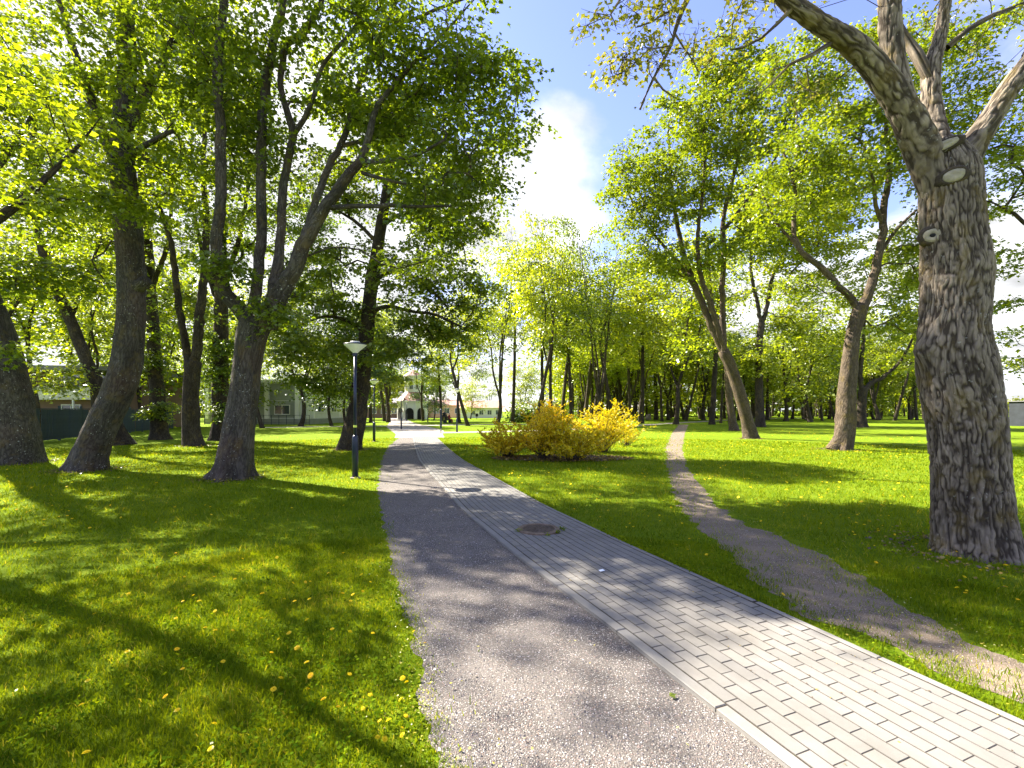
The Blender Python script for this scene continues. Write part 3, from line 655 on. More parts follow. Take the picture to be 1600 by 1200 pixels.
d = 13.4
make_tree('maple_tree', 'thick curved tree with mossy base bending in front of the dark fence', G(132, 735)[:2],
  [trunkL(d, (134,737,0,58),(143,705,0,56),(160,665,0,54),(181,620,0,54),(196,575,0,52),(203,520,0,47),(206,460,0,47),(204,400,0,46),(198,340,0,45),(193,280,0,42),(190,210,0,36),(200,100,0,30),(196,0,0,24),(200,-150,0,14)),
   L(d, (203,452,0,36),(218,447,-.1,28),(229,438,-.2,22)),
   L(d, (192,290,0,30),(170,230,.2,22),(140,150,.4,18),(110,60,.6,14),(80,-40,.8,9)),
   L(d, (196,200,0,26),(240,120,.3,18),(290,30,.5,14),(330,-70,.8,9)),
   L(d, (194,250,-.1,16),(230,225,-.6,11),(270,205,-1,8))],
  CL(d, (150,120,0,2.4,2.6,2.6,50),(240,230,-.4,1.7,2,1.3,26),(200,-80,0,3,3,1.8,24),(90,300,-.3,1.4,1.8,1.2,18),(300,80,.4,1.6,2,2,26),(190,320,-1.4,.7,.5,.4,7),(130,420,1.0,1.2,1,.8,8)),
  leaf='leaf', bark='bark_grey', size=.142, per=112, Rc=.68, seed=31, flare=.36, sides=(44, 14), step=.08, rough=.12, minz=4)

d = 15.2
make_tree('maple_tree', 'broad old trunk leaning out past the left edge beside the fence', G(18, 724)[:2],
  [trunkL(d, (18,727,0,104),(16,700,0,102),(12,660,0,98),(4,600,0,92),(-6,550,0,84),(-18,500,0,74),(-40,430,0,62),(-62,340,0,54),(-85,250,0,46),(-100,150,0,34),(-115,0,0,20)),
   L(d, (-60,350,0,34),(-30,300,.4,22),(0,255,.7,14),(40,200,1,10),(70,130,1.2,6)),
   L(d, (-85,250,0,26),(-50,150,0,18),(-20,50,0,12),(10,-60,0,7))],
  CL(d, (10,170,.5,2.6,2.6,2.6,46),(-100,80,0,3,3,3,26),(20,420,-1.0,1.1,1,.9,14),(20,-80,0,3,3,2,22),(70,330,1,1.4,1.4,1.2,12),(10,545,-1.5,.6,.5,.35,4)),
  leaf='leaf', bark='bark_grey', size=.16, per=92, Rc=.7, seed=41, flare=.14, sides=(48, 14), step=.08, rough=.12, minz=4)

d = 23.5
make_tree('maple_tree', 'leaning tree crossing behind the thick curved trunk', G(186, 694)[:2],
  [trunkL(d, (188,696,0,38),(182,672,0,26),(168,640,0,24),(152,600,0,22),(132,555,0,21),(112,505,0,20),(90,455,0,18),(68,400,0,15),(55,330,0,13),(50,250,0,11),(60,150,0,8)),
   L(d, (110,500,0,10),(125,460,.5,8),(140,420,1,6),(160,370,1.3,4)),
   L(d, (52,285,0,9),(70,220,.5,7),(90,150,.8,5))],
  CL(d, (70,200,0,4,4,4.5,60),(105,440,0,1.8,2,1.6,22),(95,590,-1.5,1.0,1,.7,12),(170,350,1,2,2,2.5,24)),
  leaf='leaf_light', bark='bark', size=.17, per=80, Rc=.8, seed=51, flare=.6, sides=(20, 10), minz=3, r_tip=.011)

def leafy_trunk_tree(label, px, py, w, lean, seed, leaf, crown, trunk_leaf, H=0):
    b = G(px, py); d = b[1]
    pts = [(px, py+2, 0, w*1.15), (px+lean*.05, py-25, 0, w*.95), (px+lean*.3, py-140, 0, w*.8), (px+lean*.6, py-280, 0, w*.65), (px+lean, py-450, 0, w*.42), (px+lean, py-620, 0, w*.2)]
    return make_tree('broadleaf_tree', label, b[:2], [trunkL(d, *pts),
        L(d, (px+lean*.45, py-200, 0, w*.4), (px+lean*.5-28, py-290, .6, w*.28), (px+lean-50, py-400, 1, w*.16)),
        L(d, (px+lean*.5, py-230, 0, w*.4), (px+lean*.5+30, py-320, -.4, w*.28), (px+lean+46, py-430, -.5, w*.16))],
        CL(d, *crown), leaf=leaf, bark='bark', size=.17, per=82, Rc=.62, seed=seed, flare=.3, sides=(20, 10), minz=1.2 if trunk_leaf else 3, r_tip=.011)
leafy_trunk_tree('dark tree with shoots of leaves down to its base, left of the two-stemmed tree', 250, 687, 28, -30, 61, 'leaf', [(240,560,0,1.0,1,2.4,34),(245,640,-.4,.7,.5,.8,14),(225,380,0,3,3,3,44),(230,200,0,3.4,3,4,40)], True)
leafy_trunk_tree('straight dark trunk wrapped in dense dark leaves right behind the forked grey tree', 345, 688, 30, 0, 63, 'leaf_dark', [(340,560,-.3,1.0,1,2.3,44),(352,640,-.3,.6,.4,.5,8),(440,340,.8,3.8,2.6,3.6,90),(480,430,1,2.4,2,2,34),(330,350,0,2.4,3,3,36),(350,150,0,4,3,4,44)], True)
d = 22.6
make_tree('broadleaf_tree', 'two-stemmed dark tree between the curved trunk and the forked grey tree', G(303, 697)[:2],
  [trunkL(d, (303,699,0,31),(300,680,0,30),(298,640,0,27),(299,600,0,26),(302,565,0,26)),
   L(d, (304,580,0,20),(310,520,0,18),(314,470,0,17),(320,420,.2,14),(322,350,.4,12),(318,250,.6,9),(325,120,.8,6)),
   L(d, (296,580,0,18),(290,540,0,15),(282,490,-.2,13),(274,430,-.3,12),(265,370,-.4,10),(240,300,-.5,8),(225,220,-.6,5))],
  CL(d, (320,300,0,2.4,2.6,2.6,34),(240,300,0,2.0,2,2.2,26),(300,120,0,3.5,3,3.5,44),(290,480,.5,1.2,1.2,1.4,12),(400,260,1,2.4,2,2,22)),
  leaf='leaf', bark='bark', size=.17, per=80, Rc=.75, seed=65, flare=.3, sides=(20, 10), minz=4, r_tip=.011)

d = 20.4
make_tree('maple_tree', 'leaning tree standing right behind the nearest lamp post', G(548, 703)[:2],
  [trunkL(d, (546,706,0,34),(550,685,0,34),(556,655,0,32),(563,610,0,27),(569,560,0,24),(575,500,0,22),(580,450,0,21),(588,400,0,19),(596,350,0,17),(604,300,0,15),(614,240,0,12),(624,180,0,9),(630,100,0,5)),
   L(d, (583,440,0,9),(610,425,-.4,7),(640,430,-.8,6),(670,450,-1.2,5),(700,480,-1.5,3)),
   L(d, (578,490,0,9),(605,478,-.5,7),(640,486,-1,6),(680,492,-1.3,5),(720,510,-1.6,3)),
   L(d, (597,350,0,9),(630,335,0,7),(670,345,-.2,5),(720,380,-.4,3)),
   L(d, (572,520,0,8),(540,500,-.5,7),(505,495,-.9,5),(465,510,-1.2,3)),
   L(d, (590,380,0,8),(560,350,.3,6),(530,330,.5,4))],
  CL(d, (660,430,-.8,2.3,2.2,1.9,50),(670,510,-1,2.2,2.0,1.6,46),(610,560,-1.3,1.3,1.3,1.1,14),(560,510,0,1.8,1.8,2.0,26),(480,520,-1,2.0,1.8,1.9,46),(500,590,-1.2,1.4,1.2,.9,16),(690,350,-.2,2.1,2,1.6,38),(520,390,.8,2.0,1.8,1.6,26),(545,270,1,1.8,1.8,1.6,20),(480,440,.6,1.4,1.4,1.3,14),(650,270,0,2.8,2.6,2.0,52),(740,330,0,1.3,1.5,1.0,18),(540,300,.4,1.6,1.6,1.4,16),(740,470,-1,.9,1,.9,12)),
  leaf='leaf_mid', bark='bark', size=.16, per=95, Rc=.58, seed=71, flare=.4, sides=(28, 10), minz=2.5, r_tip=.010)

# --- right group
d = 29.0
make_tree('maple_tree', 'leaning forked tree with bright crown beside the dirt trail', G(1173, 686)[:2],
  [trunkL(d, (1174,687,0,24),(1171,670,0,21),(1164,645,0,20),(1154,610,0,19),(1143,575,0,18),(1130,548,0,18)),
   L(d, (1133,555,0,13),(1118,525,0,13),(1100,480,0,12),(1085,445,.2,11),(1072,410,.4,9),(1060,360,.6,8),(1050,300,.8,6),(1045,220,1,4)),
   L(d, (1133,555,-.1,12),(1122,515,-.3,11),(1108,470,-.5,10),(1095,430,-.7,9),(1090,370,-1,7),(1100,280,-1.2,5),(1100,190,-1.4,3)),
   L(d, (1131,550,.1,12),(1130,500,.2,11),(1128,450,.3,10),(1132,400,.3,9),(1130,340,.3,8),(1150,260,.4,6),(1160,170,.5,4)),
   L(d, (1130,360,.3,7),(1170,310,.4,6),(1210,250,.4,4),(1240,190,.4,3)),
   L(d, (1085,445,.2,7),(1050,400,.2,6),(1010,350,.2,4),(980,300,.2,3))],
  CL(d, (1100,240,0,4.4,3.8,4.8,112),(1010,300,0,2.8,3,3.8,64),(1210,210,0,3.2,3.4,3.6,50),(1090,400,-.5,2.6,2,1.4,28),(1000,410,0,1.7,2,1.0,12),(1190,360,0,2.4,2.4,1.6,22),(1150,120,0,3.4,3,2.2,44),(1290,260,0,2,2.4,2.6,24)),
  leaf='leaf_light', bark='bark_light', size=.21, per=112, Rc=.9, seed=81, flare=.3, sides=(20, 10), minz=4.5, r_tip=.011)

d = 20.4
make_tree('maple_tree', 'knotty brown tree with pale torn root flare on the right lawn', G(1312, 703)[:2],
  [trunkL(d, (1311,705,0,33),(1317,685,0,32),(1321,655,0,31),(1323,620,0,30),(1326,580,0,27),(1330,545,0,27),(1336,510,0,25),(1345,478,0,25)),
   L(d, (1343,490,0,15),(1332,468,0,14),(1310,447,0,13),(1285,420,0,12),(1262,402,0,11),(1247,385,.1,10),(1240,350,.2,8),(1243,300,.3,6),(1225,240,.4,4)),
   L(d, (1346,488,0,21),(1358,455,0,19),(1368,420,0,17),(1378,370,0,15),(1382,320,.2,13),(1390,260,.3,11),(1385,190,.4,8),(1400,100,.4,5)),
   L(d, (1380,350,0,9),(1368,320,-.2,8),(1366,290,-.3,6),(1350,230,-.4,4)),
   L(d, (1372,400,0,8),(1400,360,.2,7),(1430,330,.3,5)),
   L(d, (1246,385,.1,7),(1215,350,.2,5),(1190,300,.2,3))],
  CL(d, (1270,270,0,2.6,2.6,2.2,48),(1390,220,0,3.0,3,2.6,56),(1440,390,.5,2.0,2,1.8,32),(1310,110,0,3.4,3,2.4,54),(1470,70,0,3,3,2,34),(1260,450,.5,1.2,1.2,.7,8),(1410,500,1,1.7,1.6,.7,12),(1500,330,1,1.6,2,1.4,12),(1200,330,0,1.2,1.5,1.0,8),(1470,180,0,2.2,2.2,1.8,22)),
  leaf='leaf_light', bark='bark_light', size=.165, per=112, Rc=.78, seed=91, flare=.45, sides=(30, 12), step=.12, minz=4, rough=.3, r_tip=.010)

def D(px, py): return float(G(px, py)[1])
d = D(1187, 667)
make_tree('maple_tree', 'upright grey tree standing behind the leaning forked tree', G(1187, 667)[:2],
  [trunkL(d, (1187,668,0,17),(1187,640,0,14),(1186,590,0,12),(1186,540,0,11),(1190,505,0,11)),
   L(d, (1190,510,0,8),(1183,470,0,7),(1174,430,0,6),(1172,380,0,5),(1165,320,0,4)),
   L(d, (1190,512,0,9),(1200,470,0,8),(1208,430,0,7),(1225,395,0,6),(1240,340,0,4))],
  CL(d, (1230,370,0,6.2,5,7.5,150),(1300,320,2,4.5,4,6.5,80),(1180,330,0,3,3,5,30),(1180,560,0,3.4,3,2.2,18),(1230,500,2,3,3,2.5,16)),
  leaf='leaf_light', bark='bark_far', size=.31, per=100, Rc=1.25, shape=LEAF_QUAD, seed=95, flare=.5, sides=(14, 8), minz=5, twigs=0, r_tip=.014)
d = D(1146, 673)
make_tree('maple_tree', 'thin straight tree just left of the leaning forked tree', G(1146, 673)[:2],
  [trunkL(d, (1147,674,0,14),(1143,650,0,12),(1138,610,0,11),(1136,570,0,10),(1120,520,0,8),(1110,450,0,6),(1105,380,0,4))],
  CL(d, (1090,420,0,4.5,3.4,6,60),(1080,540,0,2.6,2.6,2,16)),
  leaf='leaf', bark='bark_light', size=.25, per=60, Rc=1.1, shape=LEAF_QUAD, seed=97, flare=.4, sides=(12, 8), minz=4, twigs=0, r_tip=.013)
d = D(1346, 668)
make_tree('maple_tree', 'dark low-forked tree partly hidden behind the knotty brown tree', G(1346, 668)[:2],
  [trunkL(d, (1346,669,0,20),(1346,645,0,16),(1347,620,0,15),(1350,605,0,15)),
   L(d, (1348,612,0,11),(1362,598,0,10),(1382,588,0,8),(1410,560,0,6),(1430,520,0,4)),
   L(d, (1347,612,0,10),(1344,580,0,9),(1348,540,0,7),(1352,480,0,5))],
  CL(d, (1390,440,0,6,4.5,6.5,96),(1430,560,0,3,3,1.6,16),(1300,540,1,3,3,2,16)),
  leaf='leaf', bark='bark', size=.27, per=90, Rc=1.15, shape=LEAF_QUAD, seed=99, flare=.4, sides=(12, 8), minz=3.2, twigs=0, r_tip=.013)
d = 17.5
make_tree('maple_tree', 'tree with layered sprays reaching out behind the massive right trunk', (24.5, 17.5),
  [np.array([[24.5,17.5,-.1,.4],[24.3,17.5,2,.33],[24,17.4,4,.28],[23.6,17.4,6.5,.22],[23.2,17.4,9,.15],[23,17.4,12,.06]]),
   np.array([[24.2,17.4,3.5,.12],[22.5,17.3,4.6,.08],[20.8,17.2,5.4,.04]]), np.array([[24,17.4,5,.12],[21.8,17.6,7.2,.08],[20,17.4,8.6,.04]])],
  CL(d, (1590,250,0,2,2,1.8,26),(1600,400,0,1.2,1.5,.5,9),(1572,475,0,.55,.7,.16,4),(1568,520,0,.4,.5,.14,3),(1558,556,0,.3,.4,.12,2),(1640,150,0,3,3,2.5,34),(1500,220,1,2.2,2,2,16),(1620,560,0,.7,1,.5,4)),
  leaf='leaf_light', bark='bark', size=.16, per=80, Rc=.66, seed=101, flare=.5, sides=(14, 8), minz=2.5)

# --- trees standing just outside the left of the picture, their crowns reach in and shade the lawn
for (x, y, seed, lab, H) in ((-11.2, 7.8, 103, 'tree outside the left edge whose leaves hang into the upper left corner', 11),):
    make_tree('maple_tree', lab, (x, y),
      [np.array([[x,y,-.1,.42],[x+.1,y,1.5,.33],[x+.2,y+.1,3.4,.3],[x,y,5.5,.22],[x-.3,y,8,.14],[x-.2,y,H,.05]]),
       np.array([[x+.2,y,3.2,.18],[x+1.4,y-.4,5,.13],[x+2.6,y-.6,6.8,.09],[x+3.4,y-1,8.5,.04],[x+4,y-1.3,9.6,.006]]), np.array([[x+.1,y,3.8,.15],[x+.6,y+1.4,5.5,.1],[x+1,y+2.6,7.5,.05],[x+1.1,y+3.4,9,.006]])],
      [[x+1.6,y-.4,7.2,2.9,3.0,2.0,22],[x,y+1,8.8,3,3,2,8],[x-1.5,y-.5,6.6,2.6,3,2,6],[x+2.8,y-1,8.4,1.6,2,1.2,8]],
      leaf='leaf', bark='bark', size=.125, per=105, Rc=.62, seed=seed, flare=.5, sides=(14, 8), minz=3)

# --- prototypes for the middle distance and the wood
def proc_limbs(rng, H, form):
    ls = []; lx, ly = rng.normal(size=2)*(.10 if form != 'lean' else .16)
    hf = {'vase': H*.13, 'fork': H*.25, 'lean': H*.35, 'straight': H*.55}[form]*rng.uniform(.85, 1.15); r = H*.0125*rng.uniform(.85, 1.2)
    k = 5; t = np.linspace(0, 1, k); bend = rng.normal(size=2)*.03*H
    tr = np.stack([lx*hf*t+bend[0]*t*(1-t), ly*hf*t+bend[1]*t*(1-t), -.08+hf*t, r*(1.15-.35*t)], 1); ls.append(tr); top = tr[-1]
    ns = {'vase': 4, 'fork': 3, 'lean': 2, 'straight': 1}[form]; a0 = rng.random()*6.28
    for i in range(ns):
        a = a0+i*6.28/ns+rng.normal()*.3; sp = H*(.2 if ns > 1 else .03)*rng.uniform(.6, 1.2); hh = (H*.92-hf)*rng.uniform(.8, 1)
        tt = np.linspace(0, 1, 6); off = sp*tt**1.3
        wx = np.cumsum(rng.normal(size=6))*.012*H*(tt > 0); wy = np.cumsum(rng.normal(size=6))*.012*H*(tt > 0)
        ls.append(np.stack([top[0]+math.cos(a)*off+wx, top[1]+math.sin(a)*off+wy, top[2]-.15+hh*tt, np.maximum(top[3]*(.95 if ns == 1 else .72)*(1-tt)**.8, .02)], 1))
    return ls, hf
PROTO = {}
def make_proto(key, H, form, seed, leaf, low, bark='bark_far', width=.27, n=100, size=.29, per=70):
    rng = np.random.default_rng(seed); ls, hf = proc_limbs(rng, H, form); W = H*width
    cl = [[0, 0, H*.74, W*.95, W*.95, H*.26, int(n*.55)], [rng.normal()*W*.3, rng.normal()*W*.3, H*.52, W, W, H*.17, int(n*.3)]]
    if low: cl.append([rng.normal()*W*.2, rng.normal()*W*.2, H*.27, W*.8, W*.8, H*.12, int(n*.2)])
    PROTO[key] = [make_tree('broadleaf_tree', 'x', (0, 0), ls, cl, leaf=leaf, bark=bark, size=size, per=per, Rc=1.25, shape=LEAF_QUAD, seed=seed, flare=.5, sides=(10, 7), minz=hf*.7, twigs=0, r_tip=.015, step=.5, thick=.2), H, False]
make_proto('vase', 22, 'vase', 201, 'leaf', False); make_proto('vase2', 21, 'vase', 202, 'leaf', False)
make_proto('fork', 20, 'fork', 203, 'leaf_light', False); make_proto('fork2', 22, 'fork', 204, 'leaf', False)
make_proto('lean', 19, 'lean', 205, 'leaf_light', False); make_proto('straight', 22, 'straight', 206, 'leaf', False, width=.2)
make_proto('straight2', 20, 'straight', 207, 'leaf_light', False, width=.2); make_proto('bushy', 12, 'fork', 208, 'leaf_light', True, width=.36, n=80)
make_proto('dark', 14, 'fork', 209, 'leaf_dark', True, width=.34, n=95)
def place(key, x, y, H, label, group=None, rz=None, lean=(0, 0), name=None, wide=1.0):
    p = PROTO[key]; src = p[0]
    if p[2]:
        r = src.copy(); link(r)
        for ch in src.children:
            c = ch.copy(); link(c); c.parent = r
    else: r = src; p[2] = True
    s = H/p[1]; r.location = (x, y, 0); r.scale = (s*wide, s*wide, s); r.rotation_euler = (lean[0], lean[1], random.random()*6.28 if rz is None else rz)
    r['label'] = label
    if 'group' in r: del r['group']
    if group: r['group'] = group
    return r
def PX(px, d): return (px-800)/F*d
mids = [  # key, px, d, H, label
 ('lean', 410, 46, 16, 'slim tree standing in front of the grey-green panelled building'),
 ('fork', 470, 52, 19, 'tree behind the boulder on the left lawn'),
 ('dark', 518, 53, 15, 'low leaning tree left of the pale green kiosk'),
 ('dark', 541, 54, 14, 'dark tree just right of the pale green kiosk'),
 ('straight', 580, 68, 19, 'slender tree between the nearest lamp post and the white tower'),
 ('vase2', 606, 69, 20, 'many-stemmed tree left of the white tower'),
 ('straight2', 601, 76, 20, 'straight dark trunk behind the many-stemmed tree by the tower'),
 ('fork2', 661, 78, 17, 'tree standing directly in front of the white tower'),
 ('straight', 690, 74, 16, 'leaning slim tree behind the bench'),
 ('lean', 731, 53, 17, 'thick leaning tree right of the bench'),
 ('fork2', 718, 66, 17, 'dark trunk behind the thick leaning tree by the bench'),
 ('vase', 776, 58, 23, 'vase-shaped tree left of the yellow bushes'),
 ('straight2', 801, 66, 22, 'thin straight tree between the vase-shaped tree and the yellow bushes'),
 ('lean', 836, 50, 21, 'curving tree rising behind the left yellow bush'),
 ('straight', 849, 62, 22, 'thin dark trunk behind the left yellow bush'),
 ('fork2', 863, 55, 23, 'tall grey trunk rising behind the tallest yellow bush'),
 ('straight2', 877, 68, 23, 'slim trunk behind the middle yellow bushes'),
 ('straight', 893, 60, 21, 'dark straight trunk between the yellow bushes'),
 ('vase', 942, 52, 21, 'vase-shaped many-stemmed tree behind the right yellow bush'),
 ('straight', 985, 74, 22, 'slim trunk right behind the vase-shaped tree'),
 ('straight2', 1003, 62, 23, 'tall straight tree above the small boulder right of the yellow bushes'),
 ('lean', 1072, 80, 22, 'leaning dark tree at the far end of the dirt trail'),
 ('fork', 1035, 76, 22, 'tree left of the far end of the dirt trail'),
 ('fork2', 1228, 78, 25, 'small forked tree on the far right lawn'),
 ('bushy', 1267, 72, 21, 'short stout tree right of the upright grey tree'),
 ('lean', 1295, 98, 22, 'pale leaning trunk left of the knotty brown tree'),
 ('vase2', 1372, 84, 23, 'many-stemmed tree right of the knotty brown tree'),
 ('lean', 1398, 82, 20, 'pale sunlit leaning trunk left of the massive right tree'),
 ('straight2', 1424, 96, 20, 'thin pale trunk nearest the massive right tree'),
]
for i, (k, px, dd, H, lab) in enumerate(mids): place(k, PX(px, dd), dd, H*(1.12 if 760 < px < 1100 else 1), lab, wide=.72 if 760 < px < 1100 else 1)
rt = random.Random(5)
# left background trees
LEFT_LABELS = {150: 'bright tree behind the far end of the dark fence', 60: 'tree rising behind the cream balcony band', 215: 'bushy tree right behind the thick curved trunk',
 270: 'many-stemmed tree seen between the two-stemmed tree and the leafy trunk', 330: 'tree in the gap between the two-stemmed and the forked grey tree', 375: 'dark low-crowned tree directly behind the forked grey tree',
 120: 'vase-shaped tree between the leaning trunk and the house', -40: 'tree beyond the fence at the extreme left edge', 20: 'bushy tree behind the broad old trunk at the left edge', 455: 'tree standing behind the pale panelled building',
 560: 'bushy far tree seen just right of the leaning tree by the lamp', 500: 'straight far tree above the pale green kiosk', 240: 'bushy far tree behind the trunk with leafy shoots', 300: 'far tree behind the two-stemmed dark tree',
 180: 'bushy far tree at the back of the curved trunk', 395: 'many-stemmed far tree left of the pale panelled building'}
FAR_LABELS = {640: 'light green tree right behind the white tower', 690: 'low light green tree above the ochre house', 735: 'small round tree in front of the long white house', 765: 'far tree behind the vase-shaped tree left of the bushes',
 815: 'far bushy tree above the leftmost yellow bush', 850: 'far bushy tree behind the curving tree', 880: 'far bushy tree behind the middle yellow bushes', 590: 'far bushy tree above the low brown house',
 910: 'far tree above the rounded front yellow bush', 678: 'low dark tree drooping at the right side of the tower', 606: 'low bushy tree just left of the white tower'}
for px, dd, H, k in ((150,38,14,'fork'),(60,34,15,'fork2'),(215,44,15,'bushy'),(270,50,15,'vase2'),(330,62,14,'fork'),(375,58,12,'dark'),(120,56,16,'vase'),(-40,30,16,'fork'),(20,50,15,'bushy'),(455,84,13,'fork'),(560,92,14,'bushy'),(500,96,14,'straight2'),(240,80,14,'bushy'),(300,95,15,'fork'),(180,75,14,'bushy'),(395,100,14,'vase2')):
    place(k, PX(px, dd), dd, H*1.3, LEFT_LABELS[px], 'background trees left of the path')
for px, dd, H, k in ((640,120,13,'bushy'),(690,128,12,'bushy'),(735,96,9,'bushy'),(765,130,14,'fork'),(815,120,15,'bushy'),(850,130,16,'bushy'),(880,115,14,'bushy'),(590,125,14,'bushy'),(910,120,17,'fork'),(678,86,10.5,'dark'),(606,92,11,'bushy')):
    place(k, PX(px, dd), dd, H, FAR_LABELS[px], 'far trees beyond the crossing path')
# the wood on the right
cnt = 0; pts = [(PX(px, dd), dd) for _, px, dd, _, _ in mids]
keys = ['vase', 'vase2', 'fork', 'fork2', 'lean', 'straight', 'straight2', 'straight', 'straight2', 'bushy']
while cnt < 130:
    dd = rt.uniform(58, 150); px = rt.uniform(885, 1480); x = PX(px, dd)
    if px > 1130 and dd < 80: continue
    if min((x-a)**2+(dd-b)**2 for a, b in pts) < 3.6**2: continue
    if abs(x-np.interp(dd, [49, 56, 66, 78, 92, 110], [11, 16, 24, 34, 46, 70])) < 2.2 and dd < 110: continue
    pts.append((x, dd)); k = rt.choice(keys); H = rt.uniform(19, 26) if px < 1120 else rt.uniform(13, 20)
    z = 'slender tree in the distant wood behind the yellow bushes and the dirt trail' if px < 1130 else 'tree in the distant wood beyond the sunny lawn at right'
    place(k, x, dd, H, z, 'trees of the distant wood behind the yellow bushes' if px < 1130 else 'trees of the distant wood beyond the right lawn', rz=rt.random()*6.28); cnt += 1

# far wood that closes the view
def far_mass(name, x0, x1, y0, y1, h0, h1, n, leaf, size, label, seed):
    rng = np.random.default_rng(seed); x = rng.uniform(x0, x1, n); y = rng.uniform(y0, y1, n); hh = h0+(h1-h0)*vnoise(np.stack([x/9, y/9, x*0], 1))
    z = rng.random(n)**.8*hh; C = np.stack([x, y, z], 1); r = leaves(C, rng, 16, 1.3, size, LEAF_QUAD, thick=.35, upright=.8)
    o = obj(name, mesh_np(name, r[0], [r[1]], M[leaf], False, {'v': r[2]}), kind='stuff'); o['label'] = label; return o
far_mass('distant_wood', 15, 150, 150, 172, 7, 19, 2600, 'leaf', .9, 'hazy mass of leaves closing the view behind the wood', 301)
far_mass('distant_wood', -130, -22, 112, 135, 6, 13, 1500, 'leaf_light', .9, 'mass of leaves closing the view on the left', 302)
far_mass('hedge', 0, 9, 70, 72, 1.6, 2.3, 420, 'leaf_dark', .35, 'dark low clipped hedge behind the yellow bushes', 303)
far_mass('distant_wood', 150, 260, 120, 190, 4, 8, 900, 'leaf_young', .9, 'pale blossoming bushes at the right horizon', 304)

# ------------------------------------------------------------------ yellow bushes
def bush(label, x, y, H, W, seed, n=50, fl=11000):
    rng = np.random.default_rng(seed); root = empty('forsythia_bush', (x, y, 0), label=label, cat='bush', group='yellow forsythia bushes'); base = np.array([x, y, 0.])
    tb = Tubes(); pos = []
    for i in range(n):
        a = rng.random()*6.28; rr = W*rng.random()**.6; h = H*rng.uniform(.4, 1.0)*(1-.35*(rr/W)**2); b = base+np.array([math.cos(a), math.sin(a), 0])*rng.random()*.18; b[2] = -.03
        t = np.linspace(0, 1, 7)[:, None]; e = np.array([math.cos(a)*rr, math.sin(a)*rr, 0]); arch = np.concatenate([e[:2]*t**1.25, h*(1.25*t-.25*t**2.6)], 1)
        p = b+arch; p[1:] += rng.normal(size=(6, 3))*.03; tb.add(np.c_[p, np.linspace(.014, .004, 7)], 4, seed=seed, cap=False)
        k = fl//n; tt = .22+.78*rng.random(k)**.8; q = np.stack([np.interp(tt, t[:, 0], p[:, j]) for j in range(3)], 1)
        # side shoots carry the flowers
        na = 9; sa = rng.random(na)*6.28; s0 = rng.uniform(.3, 1, na); L_ = rng.uniform(.15, .5, na)*(H/1.9)
        w = rng.integers(0, na, k); u = rng.random(k); on = rng.random(k) < .75
        bq = np.stack([np.interp(s0[w], t[:, 0], p[:, j]) for j in range(3)], 1); dv = np.stack([np.cos(sa[w])*.85, np.sin(sa[w])*.85, .5+0*u], 1)*(L_[w]*u)[:, None]
        q = np.where(on[:, None], bq+dv, q)+rng.normal(size=(k, 3))*.018; pos.append(q)
    tb.build('stems', M['bark_light'], base, root)
    C = np.vstack(pos); C = C[C[:, 2] > .08]; N = len(C); tip = rng.normal(size=(N, 3)); tip /= np.linalg.norm(tip, axis=1)[:, None]; nr = np.cross(tip, rng.normal(size=(N, 3))); nr /= np.linalg.norm(nr, axis=1)[:, None]
    sd = np.cross(tip, nr); s = rng.uniform(.035, .062, N)[:, None]; C = C-base
    V = np.stack([C-sd*s*.5, C+tip*s*.6, C+sd*s*.5, C-tip*s*.6], 1).reshape(-1, 3); i = np.arange(N)[:, None]*4
    green = rng.random(N) < .07; v = np.clip(rng.beta(2, 2, N), 0, 1)
    V4 = V.reshape(N, 4, 3); 
    for nm, mk, mt in (('blossoms', ~green, 'forsythia'), ('leaves', green, 'leaf')):
        W4 = V4[mk].reshape(-1, 3); ii = np.arange(mk.sum())[:, None]*4
        obj(nm, mesh_np(nm, W4, [ii+np.array([[0, 1, 2, 3]])], M[mt], False, {'v': np.repeat(v[mk], 4)}), root)
bush('leftmost low spreading yellow bush of the row', PX(793, 17.2), 17.2, 1.5, 1.45, 401)
bush('yellow bush second from the left, near the paved path', PX(850, 16.3), 16.3, 1.95, 1.25, 402, 58, 14000)
bush('rounded front yellow bush with bare stems showing at its foot', PX(895, 16.0), 15.9, 1.5, 1.2, 403, 56, 13000)
bush('tall yellow bush standing behind the rounded front one', PX(860, 19.5), 19.3, 2.3, 1.15, 404, 54, 12500)
bush('rightmost tall yellow bush nearest the dirt trail', PX(943, 19.3), 19.2, 2.25, 1.65, 405, 64, 14000)
bush('small wispy yellow bush at the right end by the trail', PX(978, 23), 23, 1.3, 1.5, 406, 26, 2200)

